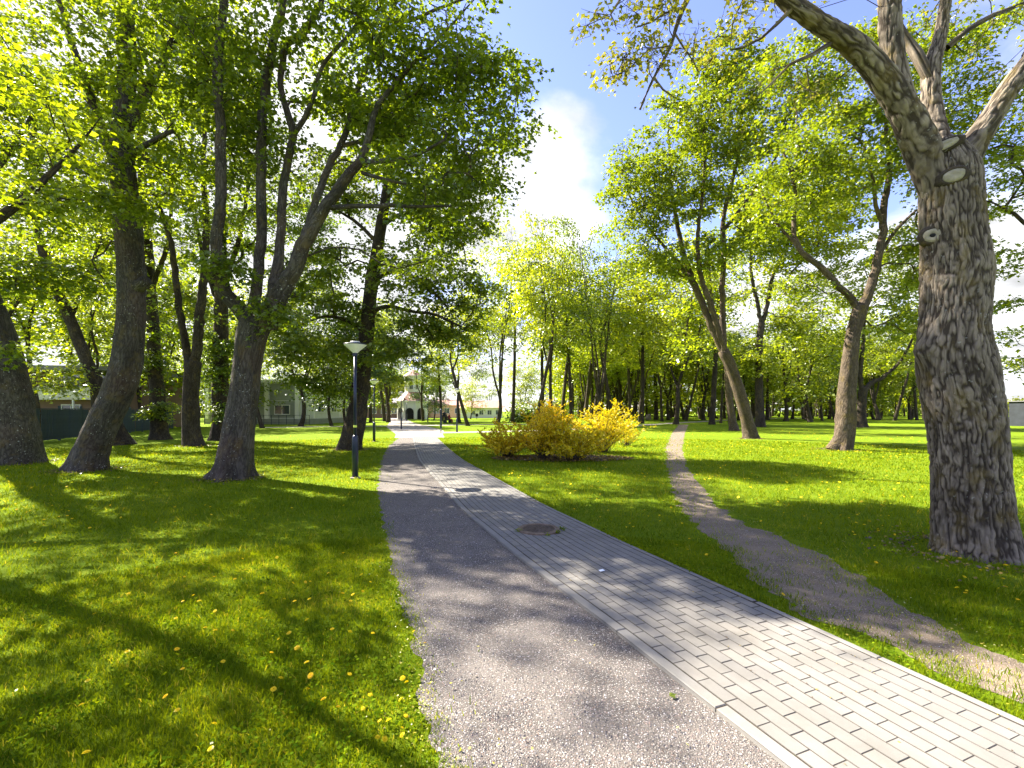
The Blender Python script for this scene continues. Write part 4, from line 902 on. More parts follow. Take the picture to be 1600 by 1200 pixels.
# ------------------------------------------------------------------ lawn blades, litter, gravel stones
def in_path(x, y, m=0.0): 
    return ((x > f_gl(y)+m) & (x < f_pr(y)-m) & (y < 33)) | ((x > f_tl(y)+m) & (x < f_tr(y)-m) & (y < 57)) | ((x > f_gl(y)-.6) & (x < -2) & (y > 30) & (y < 45))
def fan(n, r0, r1, e, rng, amax=60):
    u = rng.random(n); k = 2-e; r = (r0**k+u*(r1**k-r0**k))**(1/k); a = np.radians(rng.uniform(-amax, amax, n)); return r*np.sin(a), r*np.cos(a)
def grass(name, n, r0, r1, e, hh, ww, seg, seed, label):
    rng = np.random.default_rng(seed); x, y = fan(n, r0, r1, e, rng); 
    ragg = (vnoise(np.stack([x*5, y*5, x*0], 1))-.5)*.22+rng.normal(size=len(x))*.03
    trail = (x > f_tl(y)-.12) & (x < f_tr(y)+.12)
    keep = ~in_path(x+ragg, y, .02) & ~((x > f_gl(y)+.18) & (x < f_pr(y)-.0) & (y < 33)) & ~(trail & (rng.random(n) < .6))
    din = np.minimum(x-f_tl(y), f_tr(y)-x); keep |= trail & (rng.random(n) < .85*np.exp(-np.clip(din, 0, 9)/.2)*(vnoise(np.stack([x*9, y*9, x*0+5], 1)) > .35)+.02)
    dg = x-f_gl(y); keep |= (dg > -.1) & (dg < .6) & (y < 30) & (rng.random(n) < .7*np.exp(-np.clip(dg, 0, 9)/.05))
    x, y = x[keep], y[keep]; n = len(x); rr = np.hypot(x, y); dens = vnoise(np.stack([x*1.3, y*1.3, x*0+3], 1))
    h = hh*rng.uniform(.45, 1.25, n)*(.65+.7*dens); near = np.minimum(np.abs(x-f_gl(y)), np.abs(x-f_tr(y))); h *= np.clip(.45+near*2, .45, 1)
    w = ww*rng.uniform(.6, 1.4, n)*np.maximum(1, rr/7); a = rng.random(n)*6.28; la = rng.random(n)*6.28; ln = rng.uniform(.15, .95, n)*h
    wx, wy = np.cos(a)*w/2, np.sin(a)*w/2; lx, ly = np.cos(la)*ln, np.sin(la)*ln; z0 = np.zeros(n)
    v = np.clip(rng.beta(2, 2, n)*.8+(rng.random(n) < .04)*.7+(vnoise(np.stack([x*2.2, y*2.2, x*0+9], 1))-.35)*.5, 0, 1)
    if seg == 1:
        V = np.stack([np.stack([x-wx, y-wy, z0], 1), np.stack([x+wx, y+wy, z0], 1), np.stack([x+lx, y+ly, h], 1)], 1).reshape(-1, 3)
        Fs = [np.arange(n*3).reshape(-1, 3)]; vv = np.repeat(v, 3)
    else:
        V = np.stack([np.stack([x-wx, y-wy, z0], 1), np.stack([x+wx, y+wy, z0], 1), np.stack([x+wx*.8+lx*.35, y+wy*.8+ly*.35, h*.6], 1), np.stack([x-wx*.8+lx*.35, y-wy*.8+ly*.35, h*.6], 1), np.stack([x+lx, y+ly, h*.92], 1)], 1).reshape(-1, 3)
        i = np.arange(n)[:, None]*5; Fs = [i+np.array([[0, 1, 2, 3]]), i+np.array([[3, 2, 4]])]; vv = np.repeat(v, 5)
    return obj(name, mesh_np(name, V, Fs, M['grass'], False, {'v': vv}), kind='stuff', label=label)
grass('grass', 220000, 1.7, 6.5, 1.1, .05, .0048, 2, 501, 'short bright green grass of the near lawn with clover')
grass('grass', 185000, 6.2, 30, 1.5, .07, .008, 1, 502, 'mown green grass of the lawn')
# broad weeds and clover among the blades
def flat_leaves(name, x, y, size, mat, rng, z=(.01, .04), tilt=.35, **k):
    n = len(x); a = rng.random(n)*6.28; zz = rng.uniform(z[0], z[1], n); C = np.stack([x, y, zz], 1)
    nr = np.array([0, 0, 1.])+rng.normal(size=(n, 3))*tilt; nr /= np.linalg.norm(nr, axis=1)[:, None]; tip = np.stack([np.cos(a), np.sin(a), 0*a], 1); tip -= nr*np.sum(tip*nr, 1)[:, None]; sd = np.cross(tip, nr)
    s = (size*rng.uniform(.5, 1.4, n))[:, None]; V = np.stack([C-tip*s*.5, C+sd*s*.38, C+tip*s*.5, C-sd*s*.38], 1).reshape(-1, 3)
    return obj(name, mesh_np(name, V, [np.arange(n*4).reshape(-1, 4)], M[mat], False, {'v': np.repeat(rng.random(n)*(.8 if mat == 'grass' else 1), 4)}), **k)
rng = np.random.default_rng(510)
x, y = fan(60000, 1.8, 14, 1.3, rng); kk = ~in_path(x, y, -.02) & (vnoise(np.stack([x*1.8, y*1.8, x*0+31], 1)) > .42)
flat_leaves('clover', x[kk], y[kk], .026, 'grass', rng, (.02, .055), .5, kind='stuff', label='small round clover and weed leaves among the grass')
# fallen blossoms, densest along the gravel edge and the trail
x, y = fan(52000, 1.9, 16, 1.2, rng)
e1 = np.exp(-np.abs(x-f_gl(y)+.02)/.13); e2 = np.exp(-np.abs(x-f_tr(y)-.1)/.22); e3 = np.exp(-np.abs(x-f_tl(y)+.02)/.1)*.6
kk = rng.random(len(x)) < np.clip(.75*e1+.5*e2+.4*e3+.006, 0, 1)
kk &= ~((x > f_kl(y)) & (x < f_pr(y)) & (rng.random(len(x)) < .5))
onp = in_path(x, y)
flat_leaves('fallen_blossoms', x[kk], y[kk], .017, 'blossom', rng, (.012, .042), .4, kind='stuff', label='tiny yellow green fallen maple blossoms strewn along the path edges')
# dry litter under the bushes
n = 5200; a = rng.random(n)*6.28; q = np.sqrt(rng.random(n)); flat_leaves('leaf_litter', PX(880, 16.3)+np.cos(a)*q*2.6, 16.6+np.sin(a)*q*1.1, .07, 'litter', rng, (.02, .07), .5, kind='stuff', label='brown dry leaf litter under the yellow bushes')
for (tx_, ty_, tr_) in [(G(363, 747)[0], 11.8, .75), (G(134, 735)[0], 13.4, .85), (G(1524, 868)[0], 5.55, .8), (G(548, 703)[0], 20.4, .8), (G(1312, 703)[0], 20.4, .8), (G(1173, 686)[0], 28.3, .7), (G(18, 724)[0], 15.2, 1.3), (G(303, 697)[0], 22.6, .8)]:  # litter rings put in as dirt and as shadow darkening at trunk bases
    n = 520; a = rng.random(n)*6.28; q = tr_*(.75+rng.exponential(.22, n)); flat_leaves('leaf_litter', tx_+np.cos(a)*q, ty_+np.sin(a)*q, .045, 'litter', rng, (.02, .05), .5, kind='stuff', label='dry litter and added shadow tone round the foot of a big tree')
# loose stones on the gravel
def stones(name, n, r0, r1, e, sel, size, seed, label):
    rng = np.random.default_rng(seed); x, y = fan(n, r0, r1, e, rng, 62); k = sel(x, y); x, y = x[k], y[k]; n = len(x)
    a = rng.random(n)*6.28; s = size*rng.uniform(.45, 1.3, n); O = np.array([(1, 0, 0), (0, 1, 0), (-1, 0, 0), (0, -1, 0), (0, 0, 1)])*.5
    O = O[None]*rng.uniform(.6, 1.2, (n, 5, 1)); ca, sa = np.cos(a)[:, None], np.sin(a)[:, None]
    V = np.stack([x[:, None]+s[:, None]*(O[:, :, 0]*ca-O[:, :, 1]*sa), y[:, None]+s[:, None]*(O[:, :, 0]*sa+O[:, :, 1]*ca), .004+s[:, None]*np.maximum(O[:, :, 2], 0)*.9], 2).reshape(-1, 3)
    i = np.arange(n)[:, None, None]*5; Fs = (i+np.array([(0, 1, 4), (1, 2, 4), (2, 3, 4), (3, 0, 4)])[None]).reshape(-1, 3)
    return obj(name, mesh_np(name, V, [Fs], M['stones'], False, {'v': np.repeat(rng.random(n), 5)}), kind='stuff', label=label)
ms = NT('loose_stone'); ms.bsdf(ms.ramp(ms.attr('v'), [(0, (.04, .04, .05)), (.35, (.1, .095, .105)), (.6, (.21, .185, .175)), (.78, (.28, .2, .17)), (1, (.62, .6, .58))]), .8, spec=.25); M['stones'] = ms.m
stones('gravel', 90000, 1.7, 9, 1.6, lambda x, y: (x > f_gl(y)+.04) & (x < f_kl(y)-.01), .0105, 521, 'fine grey and white gravel covering the left walking strip')
stones('gravel', 26000, 2.0, 9, 1.4, lambda x, y: (x > f_tl(y)+.02) & (x < f_tr(y)-.02) & (vnoise(np.stack([x*3, y*3, x*0], 1)) > .35), .010, 522, 'loose gravel scattered over the dirt trail')

# ------------------------------------------------------------------ dandelions
fd = MB(); nP = 16
hv = []; hf = []
for ring, (rr, zz, sc_) in enumerate(((1, .0, 1.0), (.72, .22, .8), (.4, .34, .6))):
    for i in range(nP if ring < 2 else 9):
        k = nP if ring < 2 else 9; a = 2*math.pi*(i+.5*ring)/k; w = .55*math.pi/k*1.5; b = len(hv)
        hv += [(.08*math.cos(a), .08*math.sin(a), .1+zz*.3), (rr*.75*math.cos(a-w), rr*.75*math.sin(a-w), zz+.03), (rr*math.cos(a), rr*math.sin(a), zz), (rr*.75*math.cos(a+w), rr*.75*math.sin(a+w), zz+.03)]
        hf.append((b, b+1, b+2, b+3))
flower_me = mesh_np('flower_head', np.array(hv)*.0175, [np.array(hf)], M['dandelion'], False, {'v': np.random.default_rng(3).random(len(hv))})
sm = Tubes(); sm.add(np.array([[0, 0, -.06, .0016], [.002, .001, -.03, .0016], [0, 0, .0, .0018]]), 4, cap=False)
stem_me = mesh_np('stem', np.vstack(sm.V), [np.vstack(sm.Q)], M['grass'], True, {'v': np.full(sm.n, .7)})
pxl = [(455,420),(632,408),(313,534),(291,624),(671,329),(733,331),(770,340),(831,341),(628,294),(768,272),(711,236),(690,212),(653,230),(460,203),(338,285),(507,295),(797,461),(652,481),(1003,513),(977,553),(1099,566),(1155,600),(1208,634),(1297,640),(1322,588),(1249,501),(1095,458),(1061,407),(970,422),(1032,346),(994,372),(933,299),(1096,303),(1186,339),(1251,341),(1105,228),(1016,224),(1052,228),(936,205),(1224,205),(1252,228),(1296,192),(1323,165),(1172,131),(1291,137),(1109,510),(1356,670),(1388,673),(1348,732),(1438,515),(1452,533),(1430,600),(1436,712),(1436,733),(1374,750),(1450,652),(1478,350),(1518,390),(752,790),(308,790),(633,642),(590,592),(766,685),(1332,352),(839,152),(659,139),(765,144),(560,108),(877,116),(989,74),(628,50),(866,76),(1226,50),(1047,163),(1091,161),(1108,157),(1260,213)]
pxr = [(1535,214),(1388,261),(1467,221),(1324,175),(1323,197),(1525,268),(1535,290),(1360,295),(1395,305),(1390,320),(1510,303),(1578,345),(1265,158),(1139,97),(1079,74),(1080,83),(1065,138),(1050,50),(1030,60),(975,35),(1000,55),(945,25),(360,140),(192,55),(205,68),(180,72),(740,318),(86,35)]
fl = [(G(a*.4375, 850+b*.4375), 'L') for a, b in pxl]+[(G(900+a*.4375, 800+b*.4375), 'R') for a, b in pxr]
rd = np.random.default_rng(77)
def scatter(n, fx, clump=.4):
    out = []
    while len(out) < n:
        x, y = fx()
        if in_path(np.array([x]), np.array([y]), -.05)[0]: continue
        if vnoise(np.array([[x*clump, y*clump, 4.]]))[0] < .45: continue
        out.append(np.array([x, y, 0]))
    return out
fl += [(p, 'L') for p in scatter(60, lambda: (rd.uniform(-9, -1.5), rd.uniform(5, 12)))]
fl += [(p, 'R') for p in scatter(135, lambda: (rd.uniform(.6, 9.5), rd.uniform(4.6, 13)))]
fl = fl[:300]
LB = {'L': ('yellow dandelion flower in the lawn left of the gravel path', 'dandelions left of the gravel path'), 'R': ('yellow dandelion flower in the grass right of the paved path', 'dandelions right of the paved path')}
for p, side in fl:
    z = random.uniform(.06, .085); s = random.uniform(.75, 1.25); o = link(bpy.data.objects.new('dandelion', None)); o.empty_display_size = .05
    o.location = (p[0], p[1], z); o.rotation_euler = (random.gauss(0, .3), random.gauss(0, .3), random.random()*6.28); o.scale = (s, s, s)
    props(o, LB[side][0], 'flower', LB[side][1])
    for nm, me in (('flower_head', flower_me), ('stem', stem_me)):
        c = link(bpy.data.objects.new(nm, me)); c.parent = o
# farther dandelions as one mass
pts2 = scatter(2600, lambda: (rd.uniform(-16, 26), rd.uniform(8, 42)), .25); pts2 = np.array([p for p in pts2 if p[0] > 0 or rd.random() < .35])
flat_leaves('distant_dandelions', pts2[:, 0], pts2[:, 1], .062, 'dandelion', rd, (.06, .1), .3, kind='stuff', label='yellow dandelions dotted over the far lawn')

gx_ = []
for _ in range(2600):
    s_ = R0.uniform(2.0, 12); s_ = s_**1.0; row = R0.integers(0, NR+1); x_, y_ = kp(s_+1.2, KW+PW*row+R0.normal()*.006); gx_.append((x_, y_))
gx_ = np.array(gx_); gx_ = gx_[(vnoise(np.c_[gx_*1.6, gx_[:, :1]*0]) > .45)]
flat_leaves('joint_grit', gx_[:, 0], gx_[:, 1], .011, 'litter', R0, (.031, .036), .5, kind='stuff', label='brown grit and dry scraps caught in the paver joints')
# small weeds round the manhole and along the paving edge
def tufts(name, centers, n, spread, size, label, seed):
    rng = np.random.default_rng(seed); C = np.repeat(np.array(centers), n, 0)+rng.normal(size=(len(centers)*n, 2))*spread
    flat_leaves(name, C[:, 0], C[:, 1], size, 'grass', rng, (.035, .075), .8, kind='stuff', label=label)
tufts('weeds', [(MH[0]+.33, MH[1]+.02), (MH[0]+.26, MH[1]-.2), (MH[0]+.35, MH[1]-.05), (MH[0]-.3, MH[1]-.12), (MH[0]+.1, MH[1]-.33)], 26, .02, .028, 'small weeds growing round the manhole cover', 531)
se = np.arange(2.2, 22, .07); ex, ey = kp(se, PAVE_W+.02); kz = vnoise(np.stack([se*1.2, se*0, se*0], 1)) > .3
tufts('weeds', np.stack([ex, ey], 1)[kz], 12, .035, .035, 'low weeds along the right edge of the paved path', 532)

# ------------------------------------------------------------------ manhole cover
mh = empty('manhole_cover', (MH[0], MH[1], .03), label='round rusty cast iron manhole cover set in the paved path', cat='manhole cover')
b = MB().lathe([(MH_R, -.04), (MH_R, .016), (MH_R-.008, .022), (MH_R-.035, .024), (MH_R-.04, .018), (MH_R-.05, .018), (MH_R-.053, .024), (MH_R-.068, .023), (MH_R-.072, -.02)], 64, close=False); b.build('frame_ring', M['iron'], mh, smooth=False)
r_ = MH_R-.076; prof = [(r_, -.02), (r_, .012)]; rr = r_-.006
while rr > .03:
    prof += [(rr, .012), (rr-.002, .017), (rr-.009, .017), (rr-.011, .011)]; rr -= .02
b = MB().lathe(prof+[(.004, .011)], 64, close=False); b.build('lid', M['iron_dark'], mh)
b = MB()
for i in range(16):
    a = i*math.pi/8; b.box((math.cos(a)*.13, math.sin(a)*.13, .0150), (.17, .006, .007), a)
b.build('radial_ribs', M['iron_dark'], mh, kind='stuff')

# ------------------------------------------------------------------ lamp posts
def lamp(px, py, label, H=3.6, first=[None]):
    p = G(px, py)
    if first[0] is None:
        t = empty('lamp_post', p, label=label, cat='lamp post', group='navy park lamp posts'); first[0] = t
        MB().lathe([(.13, 0), (.13, .02), (.06, .04)], 20).build('base_collar', M['stone'], t, smooth=False)
        MB().lathe([(.078, .0), (.078, 1.04), (.07, 1.08), (.045, 1.12)], 20).build('lower_post', M['lamp_blue'], t, smooth=True)
        MB().lathe([(.043, 1.1), (.038, 3.2)], 16).build('upper_post', M['lamp_blue'], t, smooth=True)
        MB().lathe([(.06, 3.18), (.062, 3.25), (.05, 3.26)], 20).build('neck', M['lamp_blue'], t)
        s = MB().lathe([(.05, 3.25), (.06, 3.26), (.12, 3.32), (.2, 3.39), (.28, 3.46), (.285, 3.47)], 40, close=False).build('lamp_shade', M['lamp_glass'], t, smooth=True)
        MB().lathe([(.288, 3.465), (.293, 3.475), (.285, 3.49), (.15, 3.52), (.13, 3.535), (.02, 3.55)], 40).build('top_disc', M['lamp_blue'], t, smooth=True)
        MB().lathe([(.13, 3.533), (.11, 3.555), (.02, 3.565)], 24).build('cap', M['lamp_glass'], t, smooth=True)
        MB().lathe([(.044, 1.32), (.0445, 1.38)], 16).build('sticker', M['sticker'], t)
        return t
    r = first[0].copy(); link(r); r.location = p; r['label'] = label
    for ch in first[0].children:
        if ch.name.startswith('sticker'): continue
        c = ch.copy(); link(c); c.parent = r
lamp(555, 747, 'nearest navy lamp post with a pale cone shade left of the gravel path')
lamp(584.5, 690, 'second navy lamp post along the left of the path')
lamp(627, 671, 'third lamp post on the left of the path, before the white tower')
lamp(714, 675.5, 'lamp post on the grass corner of the crossing path')
lamp(668.5, 660.5, 'far lamp post in front of the right side of the tower')
lamp(635.5, 658, 'farthest lamp post in front of the white tower')

p = G(689, 677.5); t = empty('sign_post', p, label='slim dark notice post at the corner of the path crossing', cat='post')
MB().box((0, 0, .2), (.07, .07, .42)).build('leg', M['grey_panel'], t); MB().box((0, 0, 1.05), (.15, .08, 1.3)).build('panel', M['lamp_blue'], t, bevel=.015); MB().lathe([(.06, 1.7), (.1, 1.74), (.1, 1.86), (.05, 1.9)], 12).build('cap', M['lamp_blue'], t)

# ------------------------------------------------------------------ boulders, paper, leaf
def boulder(name, label, px, py, w, h, seed):
    p = G(px, py); rng = np.random.default_rng(seed); b = MB().lathe([(.02, 0), (.7, .0), (.97, .18), (1, .4), (.86, .68), (.55, .9), (.25, .99), (.02, 1)], 22)
    V = np.array(b.v)*[w/2, w/2*.8, h]; n = vnoise(V*1.6/w*2+seed)-.5; V[:, :2] *= (1+.5*n)[:, None]; V[:, 2] *= 1+.35*(vnoise(V*2.2/w+seed*2)-.5)
    b.v = [tuple(v) for v in V]; return b.build(name, M['stone'], None, (p[0], p[1], -.05), smooth=True, label=label, cat='boulder')
boulder('boulder', 'rounded brown boulder on the left lawn before the grey-green building', 471, 662, 1.7, .85, 4)
boulder('boulder', 'small grey boulder at the right end of the yellow bushes', 1013, 656, 1.1, 1.15, 9)
p = G(940, 897)
o = MB().add([(-.03, -.022, 0), (.032, -.018, .002), (.028, .024, .004), (-.026, .02, .001), (-.03, -.022, .002), (.032, -.018, .004), (.028, .024, .006), (-.026, .02, .003)], [(3, 2, 1, 0), (4, 5, 6, 7), (0, 1, 5, 4), (1, 2, 6, 5), (2, 3, 7, 6), (3, 0, 4, 7)])
o.build('paper_scrap', M['paper'], None, (p[0], p[1], .038), label='small white paper scrap lying on the pavers', cat='litter').rotation_euler = (0, 0, .4)
p = G(1046, 1093); V0, F0 = LEAF_MAPLE
a = math.radians(60); V = V0*np.array([.055, .055, .055]); 
o = obj('fallen_leaf', mesh_np('fallen_leaf', V, [F0], M['leaf'], False, {'v': np.full(6, .55)}), None, (p[0], p[1], .022), label='single green leaf lying on the gravel near the kerb', cat='leaf'); o.rotation_euler = (.1, .15, -1.2)

# ------------------------------------------------------------------ fence on the left
f0 = np.array([-23.4, 18.0]); f1 = np.array([-33.5, 45.0]); dirv = (f1-f0)/np.linalg.norm(f1-f0); Lf = np.linalg.norm(f1-f0); ang = math.atan2(dirv[1], dirv[0])
fn = empty('board_fence', (f0[0], f0[1], 0), ang, label='dark teal board fence behind the big trees at the left', cat='fence')
bm_ = MB().box((0, 0, .98), (.125, .022, 1.75)).mesh('board', M['fence']); pm_ = MB().box((0, 0, 1.0), (.1, .1, 2.1)).mesh('post', M['fence']); s = .08; i = 0
rb = random.Random(2)
while s < Lf:
    if rb.random() > .04:
        o = link(bpy.data.objects.new('board', bm_)); o.parent = fn; o.location = (s, rb.uniform(-.002, .002), rb.uniform(-.02, .01))
    s += rb.choice((.138, .138, .138, .16))
for q in np.arange(0, Lf, 2.4):
    o = link(bpy.data.objects.new('post', pm_)); o.parent = fn; o.location = (q, .065, 0)
for z in (.32, 1.62):
    MB().box((Lf/2, .04, z), (Lf, .05, .08)).build('rail', M['fence'], fn)
MB().box((Lf/2, 0, 1.89), (Lf, .09, .03)).build('top_rail', M['fence'], fn)

# ------------------------------------------------------------------ buildings
def window(par, x, y, z, w, h, rz=0, glass='glass', frame='white_wall', ny=-1, mull=1):
    o = empty('window', (x, y, z), rz); o.parent = par
    fr = MB(); t = .08
    fr.box((0, 0, h/2), (w, .1, t)); fr.box((0, 0, -h/2), (w, .1, t)); fr.box((-w/2+t/2, .002, 0), (t, .09, h-t)); fr.box((w/2-t/2, .002, 0), (t, .09, h-t))
    for i in range(mull): fr.box((-w/2+w*(i+1)/(mull+1), .004, 0), (.05, .08, h-t))
    fr.build('frame', M[frame], o); MB().box((0, .02, 0), (w-2*t, .02, h-t)).build('pane', M[glass], o)
def bld(name, x, y, rz, label): return empty(name, (x, y, 0), rz, label=label, cat='building')
# grey-green panelled building
B = bld('panelled_building', PX(424, 60), 60, -.12, 'flat-roofed pale building with grey-green panels beyond the left lawn')
MB().box((-2.3, 7.1, 2.85), (14.4, 14, 5.3)).build('wall', M['pale_panel'], B); MB().box((-2.3, 6.9, 5.68), (15, 14.8, .36)).build('roof', M['white_wall'], B); MB().box((-2.3, 6.99, .35), (14.7, 14.2, .7)).build('plinth', M['grey_panel'], B)
for xx in (-9.2, -4.5, -.6, 3.7): MB().box((xx, -.06, 3.1), (.55, .28, 4.8)).build('pilaster', M['white_wall'], B)
for xx, w in ((-6.9, 4.1), (1.55, 3.5), (-2.5, 3.1)):
    for zz in (1.95, 4.25):
        MB().box((xx, 0.06, zz), (w, .1, 2.2)).build('wall_panel', M['grey_panel'], B)
window(B, 1.55, -.05, 1.9, 2.2, 1.2)
for yy in (3.5, 7, 10.5): window(B, 4.95, yy, 2.2, 1.6, 1.2, math.pi/2)
for yy in (1.8, 5.2, 8.8, 12.4): MB().box((4.93, yy, 3.1), (.1, .35, 4.7)).build('pilaster', M['white_wall'], B)
window(B, -6.9, -.05, 4.2, 2.2, 1.3)
f2 = empty('railing', (PX(424, 57), 57, 0), -.1, label='thin low railing in front of the pale panelled building', cat='railing')
for i in range(15): MB().box((-9+i, 0, .6), (.05, .05, 1.2)).build('railing_post', M['lamp_blue'], f2)
for z in (.25, 1.2): MB().box((-2, 0, z), (14, .04, .04)).build('rail', M['lamp_blue'], f2)
# house with balcony band
B = bld('balcony_house', -43, 41, .12, 'brown house with a cream balcony band behind the dark fence')
MB().box((0, 5, 2.6), (15, 10, 5.2)).build('wall', M['brown_wall'], B); MB().box((.3, 4, 5.45), (17, 13, .4)).build('roof', M['dark_roof'], B)
MB().box((.3, -1.2, 3.4), (15.2, .2, 1.0)).build('balcony_front', M['cream'], B); MB().box((.3, -.6, 2.82), (15.2, 1.3, .14)).build('balcony_floor', M['cream'], B)
for xx in (-7, -3.4, .3, 4, 7.6): MB().box((xx, -1.15, 1.4), (.12, .12, 2.7)).build('column', M['white_wall'], B)
for xx in (-5, -1, 3, 6): window(B, xx, -.06, 1.6, 1.6, 1.4); window(B, xx, -.06, 4.4, 1.6, 1.3)
# white tower pavilion
tx, ty = PX(645, 97), 97
B = bld('tower_pavilion', tx, ty, 0, 'white octagonal tower with reddish skirt roof at the end of the path')
def octo(r, z0, z1, r2=None): 
    r2 = r2 or r; b = MB(); n = 8; v = []
    for r_, z in ((r, z0), (r2, z1)):
        for i in range(n): a = math.pi/8+i*math.pi/4; v.append((r_*math.cos(a), r_*math.sin(a), z))
    return b.add(v, [tuple(reversed(range(n))), tuple(range(n, 2*n))]+[(i, (i+1) % n, n+(i+1) % n, n+i) for i in range(n)])
octo(3.25, 0, 3.7).build('wall', M['white_wall'], B); octo(3.6, 3.7, 3.85).build('eaves', M['white_wall'], B); octo(3.55, 3.85, 5.7, 1.75).build('skirt_roof', M['copper'], B)
octo(1.7, 5.7, 9.0).build('upper_drum', M['white_wall'], B); octo(2.1, 9.0, 9.2).build('upper_eaves', M['white_wall'], B); octo(2.0, 9.2, 10.4, .3).build('upper_roof', M['copper'], B)
for i in range(4, 8):
    a = i*math.pi/4; window(B, math.cos(a)*1.6, math.sin(a)*1.6, 7.4, .85, 2.2, a+math.pi/2)
for i in (5, 6, 7):
    a = i*math.pi/4; rr = 3.25*math.cos(math.pi/8)+.03
    pts = [(-.85, 0), (.85, 0), (.85, 1.5)]+[(.85*math.cos(t_), 1.5+.85*math.sin(t_)) for t_ in np.linspace(0, math.pi, 9)[1:-1]]+[(-.85, 1.5)]
    b = MB(); n = len(pts); b.add([(x_, 0, z_) for x_, z_ in pts]+[(x_, -.1, z_) for x_, z_ in pts], [tuple(range(n)), tuple(reversed(range(n, 2*n)))]+[(i_, n+i_, n+(i_+1) % n, (i_+1) % n) for i_ in range(n)])
    o = b.build('arch_shade_panel', M['black_and_shade'], B); o.location = (math.cos(a)*rr, math.sin(a)*rr, .02); o.rotation_euler = (0, 0, a+math.pi/2)  # black slab on the wall, shade within the arch painted in
# houses in the far background
def house(name, px, d_, w, h, dep, wall, roof, label, rh=1.6, nwin=4, flat=False):
    B = bld(name, PX(px, d_), d_, 0, label); MB().box((0, dep/2, h/2), (w, dep, h)).build('wall', M[wall], B)
    if flat: MB().box((0, dep/2, h+.15), (w+.5, dep+.5, .3)).build('roof', M[roof], B)
    else: MB().add([(-w/2-.4, -.4, h), (w/2+.4, -.4, h), (w/2+.4, dep+.4, h), (-w/2-.4, dep+.4, h), (-w/2+.6, dep/2, h+rh), (w/2-.6, dep/2, h+rh)], [(3, 2, 1, 0), (0, 1, 5, 4), (2, 3, 4, 5), (1, 2, 5), (3, 0, 4)]).build('roof', M[roof], B)
    for i in range(nwin): window(B, -w/2+w*(i+.5)/nwin, -.05, h*.55, min(1.4, w/nwin*.55), min(1.4, h*.45))
house('brown_house', 592, 112, 15, 3.3, 8, 'brown_wall', 'dark_roof', 'low brown house with white windows left of the white tower', flat=True, nwin=6)
house('ochre_house', 690, 118, 11, 3.2, 8, 'ochre', 'tile_roof', 'ochre house right of the white tower', nwin=4)
house('white_house', 752, 110, 10, 2.5, 7, 'white_wall', 'tile_roof', 'long low white house with pinkish roof left of the hedge', rh=1.8, nwin=5)
# kiosk
p = G(525, 659); K = empty('kiosk', p, .45, label='pale green utility kiosk beyond the left lawn', cat='kiosk')
MB().box((0, 0, .95), (2.2, 1.6, 1.9)).build('body', M['kiosk'], K); MB().box((0, 0, 1.97), (2.35, 1.75, .12)).build('roof', M['cream'], K)
for xx in (-.55, .55): MB().box((xx, -.815, .95), (.98, .03, 1.6)).build('door', M['kiosk'], K)
# shed at right edge
K = empty('shed', (61.5, 52, 0), .25, label='dark navy shed at the far right edge of the lawn', cat='shed')
MB().box((0, 0, 1.4), (6, 4, 2.8)).build('body', M['shed'], K); MB().box((0, 0, 2.86), (6.3, 4.3, .1)).build('roof', M['dark_roof'], K)
for i in range(9): MB().box((-2.7+i*.67, -2.03, 1.4), (.5, .05, 2.6)).build('panel', M['shed'], K)
# bin
p = G(745, 655); K = empty('litter_bin', p, label='black litter bin on a post in front of the white house', cat='bin')
MB().lathe([(.22, .55), (.27, .6), (.3, 1.15), (.24, 1.2)], 14).build('body', M['black_and_shade'], K); MB().lathe([(.05, 0), (.05, .56)], 8).build('post', M['black_and_shade'], K)

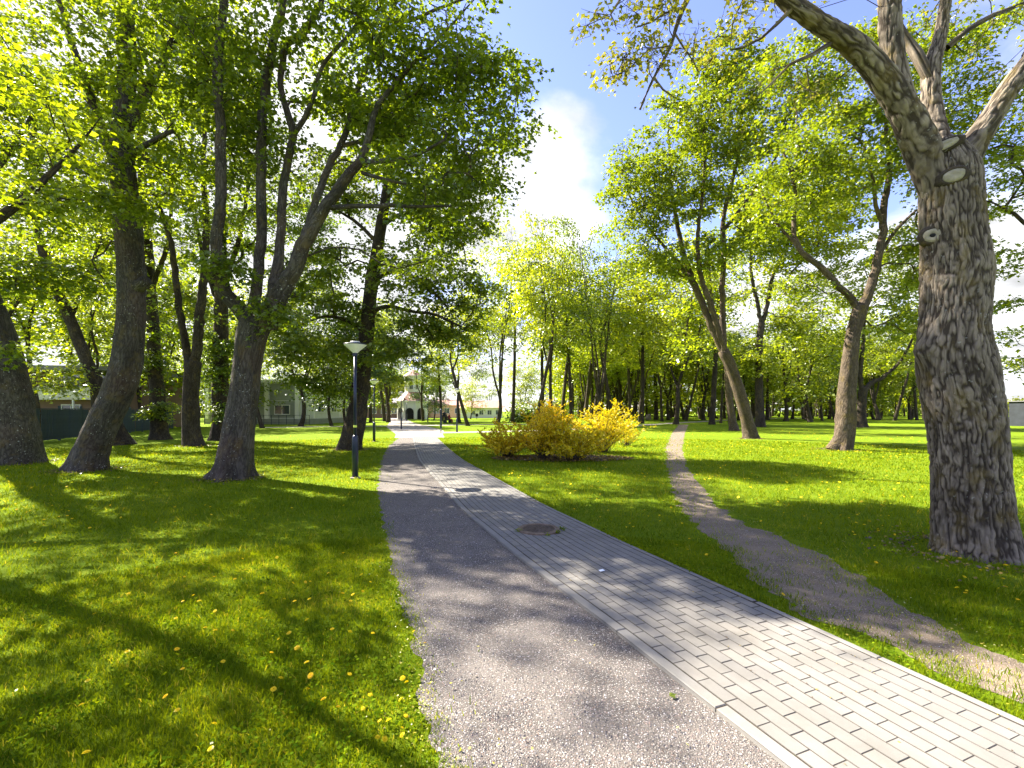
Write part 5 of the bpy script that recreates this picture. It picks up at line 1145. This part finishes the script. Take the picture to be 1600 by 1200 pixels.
# ------------------------------------------------------------------ bench with people
bx, by = PX(700, 66), 66.0
bn = empty('park_bench', (bx, by, 0), 1.2, label='dark park bench beside the path near the thick leaning tree', cat='bench')
for i in range(3): MB().box((0, -.16+i*.16, .45), (1.9, .13, .04)).build('seat_slat', M['wood'], bn)
for i in range(3): MB().box((0, .27+i*.03, .6+i*.15), (1.9, .03, .12)).build('back_slat', M['wood'], bn)
for xx in (-.8, .8): MB().box((xx, .02, .215), (.06, .5, .43)).build('leg', M['lamp_blue'], bn)
def person(label, loc, rz, joints, edges, radii, top, hair=True, shade='cloth_denim'):
    V = [Vector(j) for j in joints]; me = bpy.data.meshes.new('body'); me.from_pydata(V, edges, []); me.materials.append(M[top])
    root = empty('person', loc, rz, label=label, cat='person', group='people by the tower path'); o = obj('body', me, root)
    s = o.modifiers.new('skin', 'SKIN'); 
    for i, r in enumerate(radii): me.skin_vertices[0].data[i].radius = (r, r)
    me.skin_vertices[0].data[0].use_root = True; s.use_smooth_shade = True
    u = o.modifiers.new('sub', 'SUBSURF'); u.levels = u.render_levels = 1
    h = joints[3]; MB().lathe([(.03, -.13), (.07, -.1), (.085, -.02), (.09, .05), (.07, .11), (.02, .135)], 12, c=(h[0], h[1]-.01, h[2]+.03)).build('head', M['skin'], root, smooth=True)
    MB().lathe([(.094, .02), (.1, .07), (.08, .13), (.02, .15)], 12, c=(h[0], h[1]+.015, h[2]+.03)).build('hair', M['cloth_hair'], root, smooth=True)
E = [(0, 1), (1, 2), (2, 3), (2, 4), (4, 5), (5, 6), (2, 7), (7, 8), (8, 9), (0, 10), (10, 11), (11, 12), (0, 13), (13, 14), (14, 15), (12, 16), (15, 17)]
RD = [.14, .15, .12, .06, .065, .05, .035, .065, .05, .035, .1, .065, .045, .1, .065, .045, .04, .04]
sit = [(0,0,.55),(0,.05,.85),(0,.07,1.08),(0,.02,1.28),(-.2,.06,1.05),(-.26,-.02,.8),(-.15,-.25,.68),(.2,.06,1.05),(.26,-.02,.8),(.15,-.25,.68),(-.1,-.02,.55),(-.12,-.44,.52),(-.12,-.46,.08),(.1,-.02,.55),(.12,-.44,.52),(.12,-.46,.08),(-.12,-.6,.05),(.12,-.6,.05)]
stand = [(0,0,.93),(0,0,1.2),(0,0,1.42),(0,-.02,1.6),(-.2,0,1.4),(-.26,.06,1.12),(-.26,-.08,.88),(.2,0,1.4),(.26,-.04,1.12),(.26,.06,.88),(-.1,0,.9),(-.11,-.14,.5),(-.1,-.1,.08),(.1,0,.9),(.11,.1,.5),(.1,.28,.1),(-.1,-.26,.04),(.1,.16,.04)]
ca, sa = math.cos(1.2), math.sin(1.2)
person('seated person in dark clothes on the park bench', (bx-.45*ca, by-.45*sa, -.02), 1.2, sit, E, RD, 'cloth_dark')
person('seated person in red on the park bench', (bx+.45*ca, by+.45*sa, -.02), 1.2, sit, E, RD, 'cloth_red')
p = G(629, 656.5); person('walking person in a pale top on the path left of the tower', (p[0], p[1], .02), .3, stand, E, RD, 'cloth_white')
p = G(694, 660.5); person('standing person in a dark coat behind the notice post', (p[0], p[1], .02), -.5, stand, E, RD, 'cloth_dark')
tot = 0
for me in bpy.data.meshes: tot += len(me.loops)-2*len(me.polygons)
print('TRIS', tot, 'OBJECTS', len(bpy.data.objects))
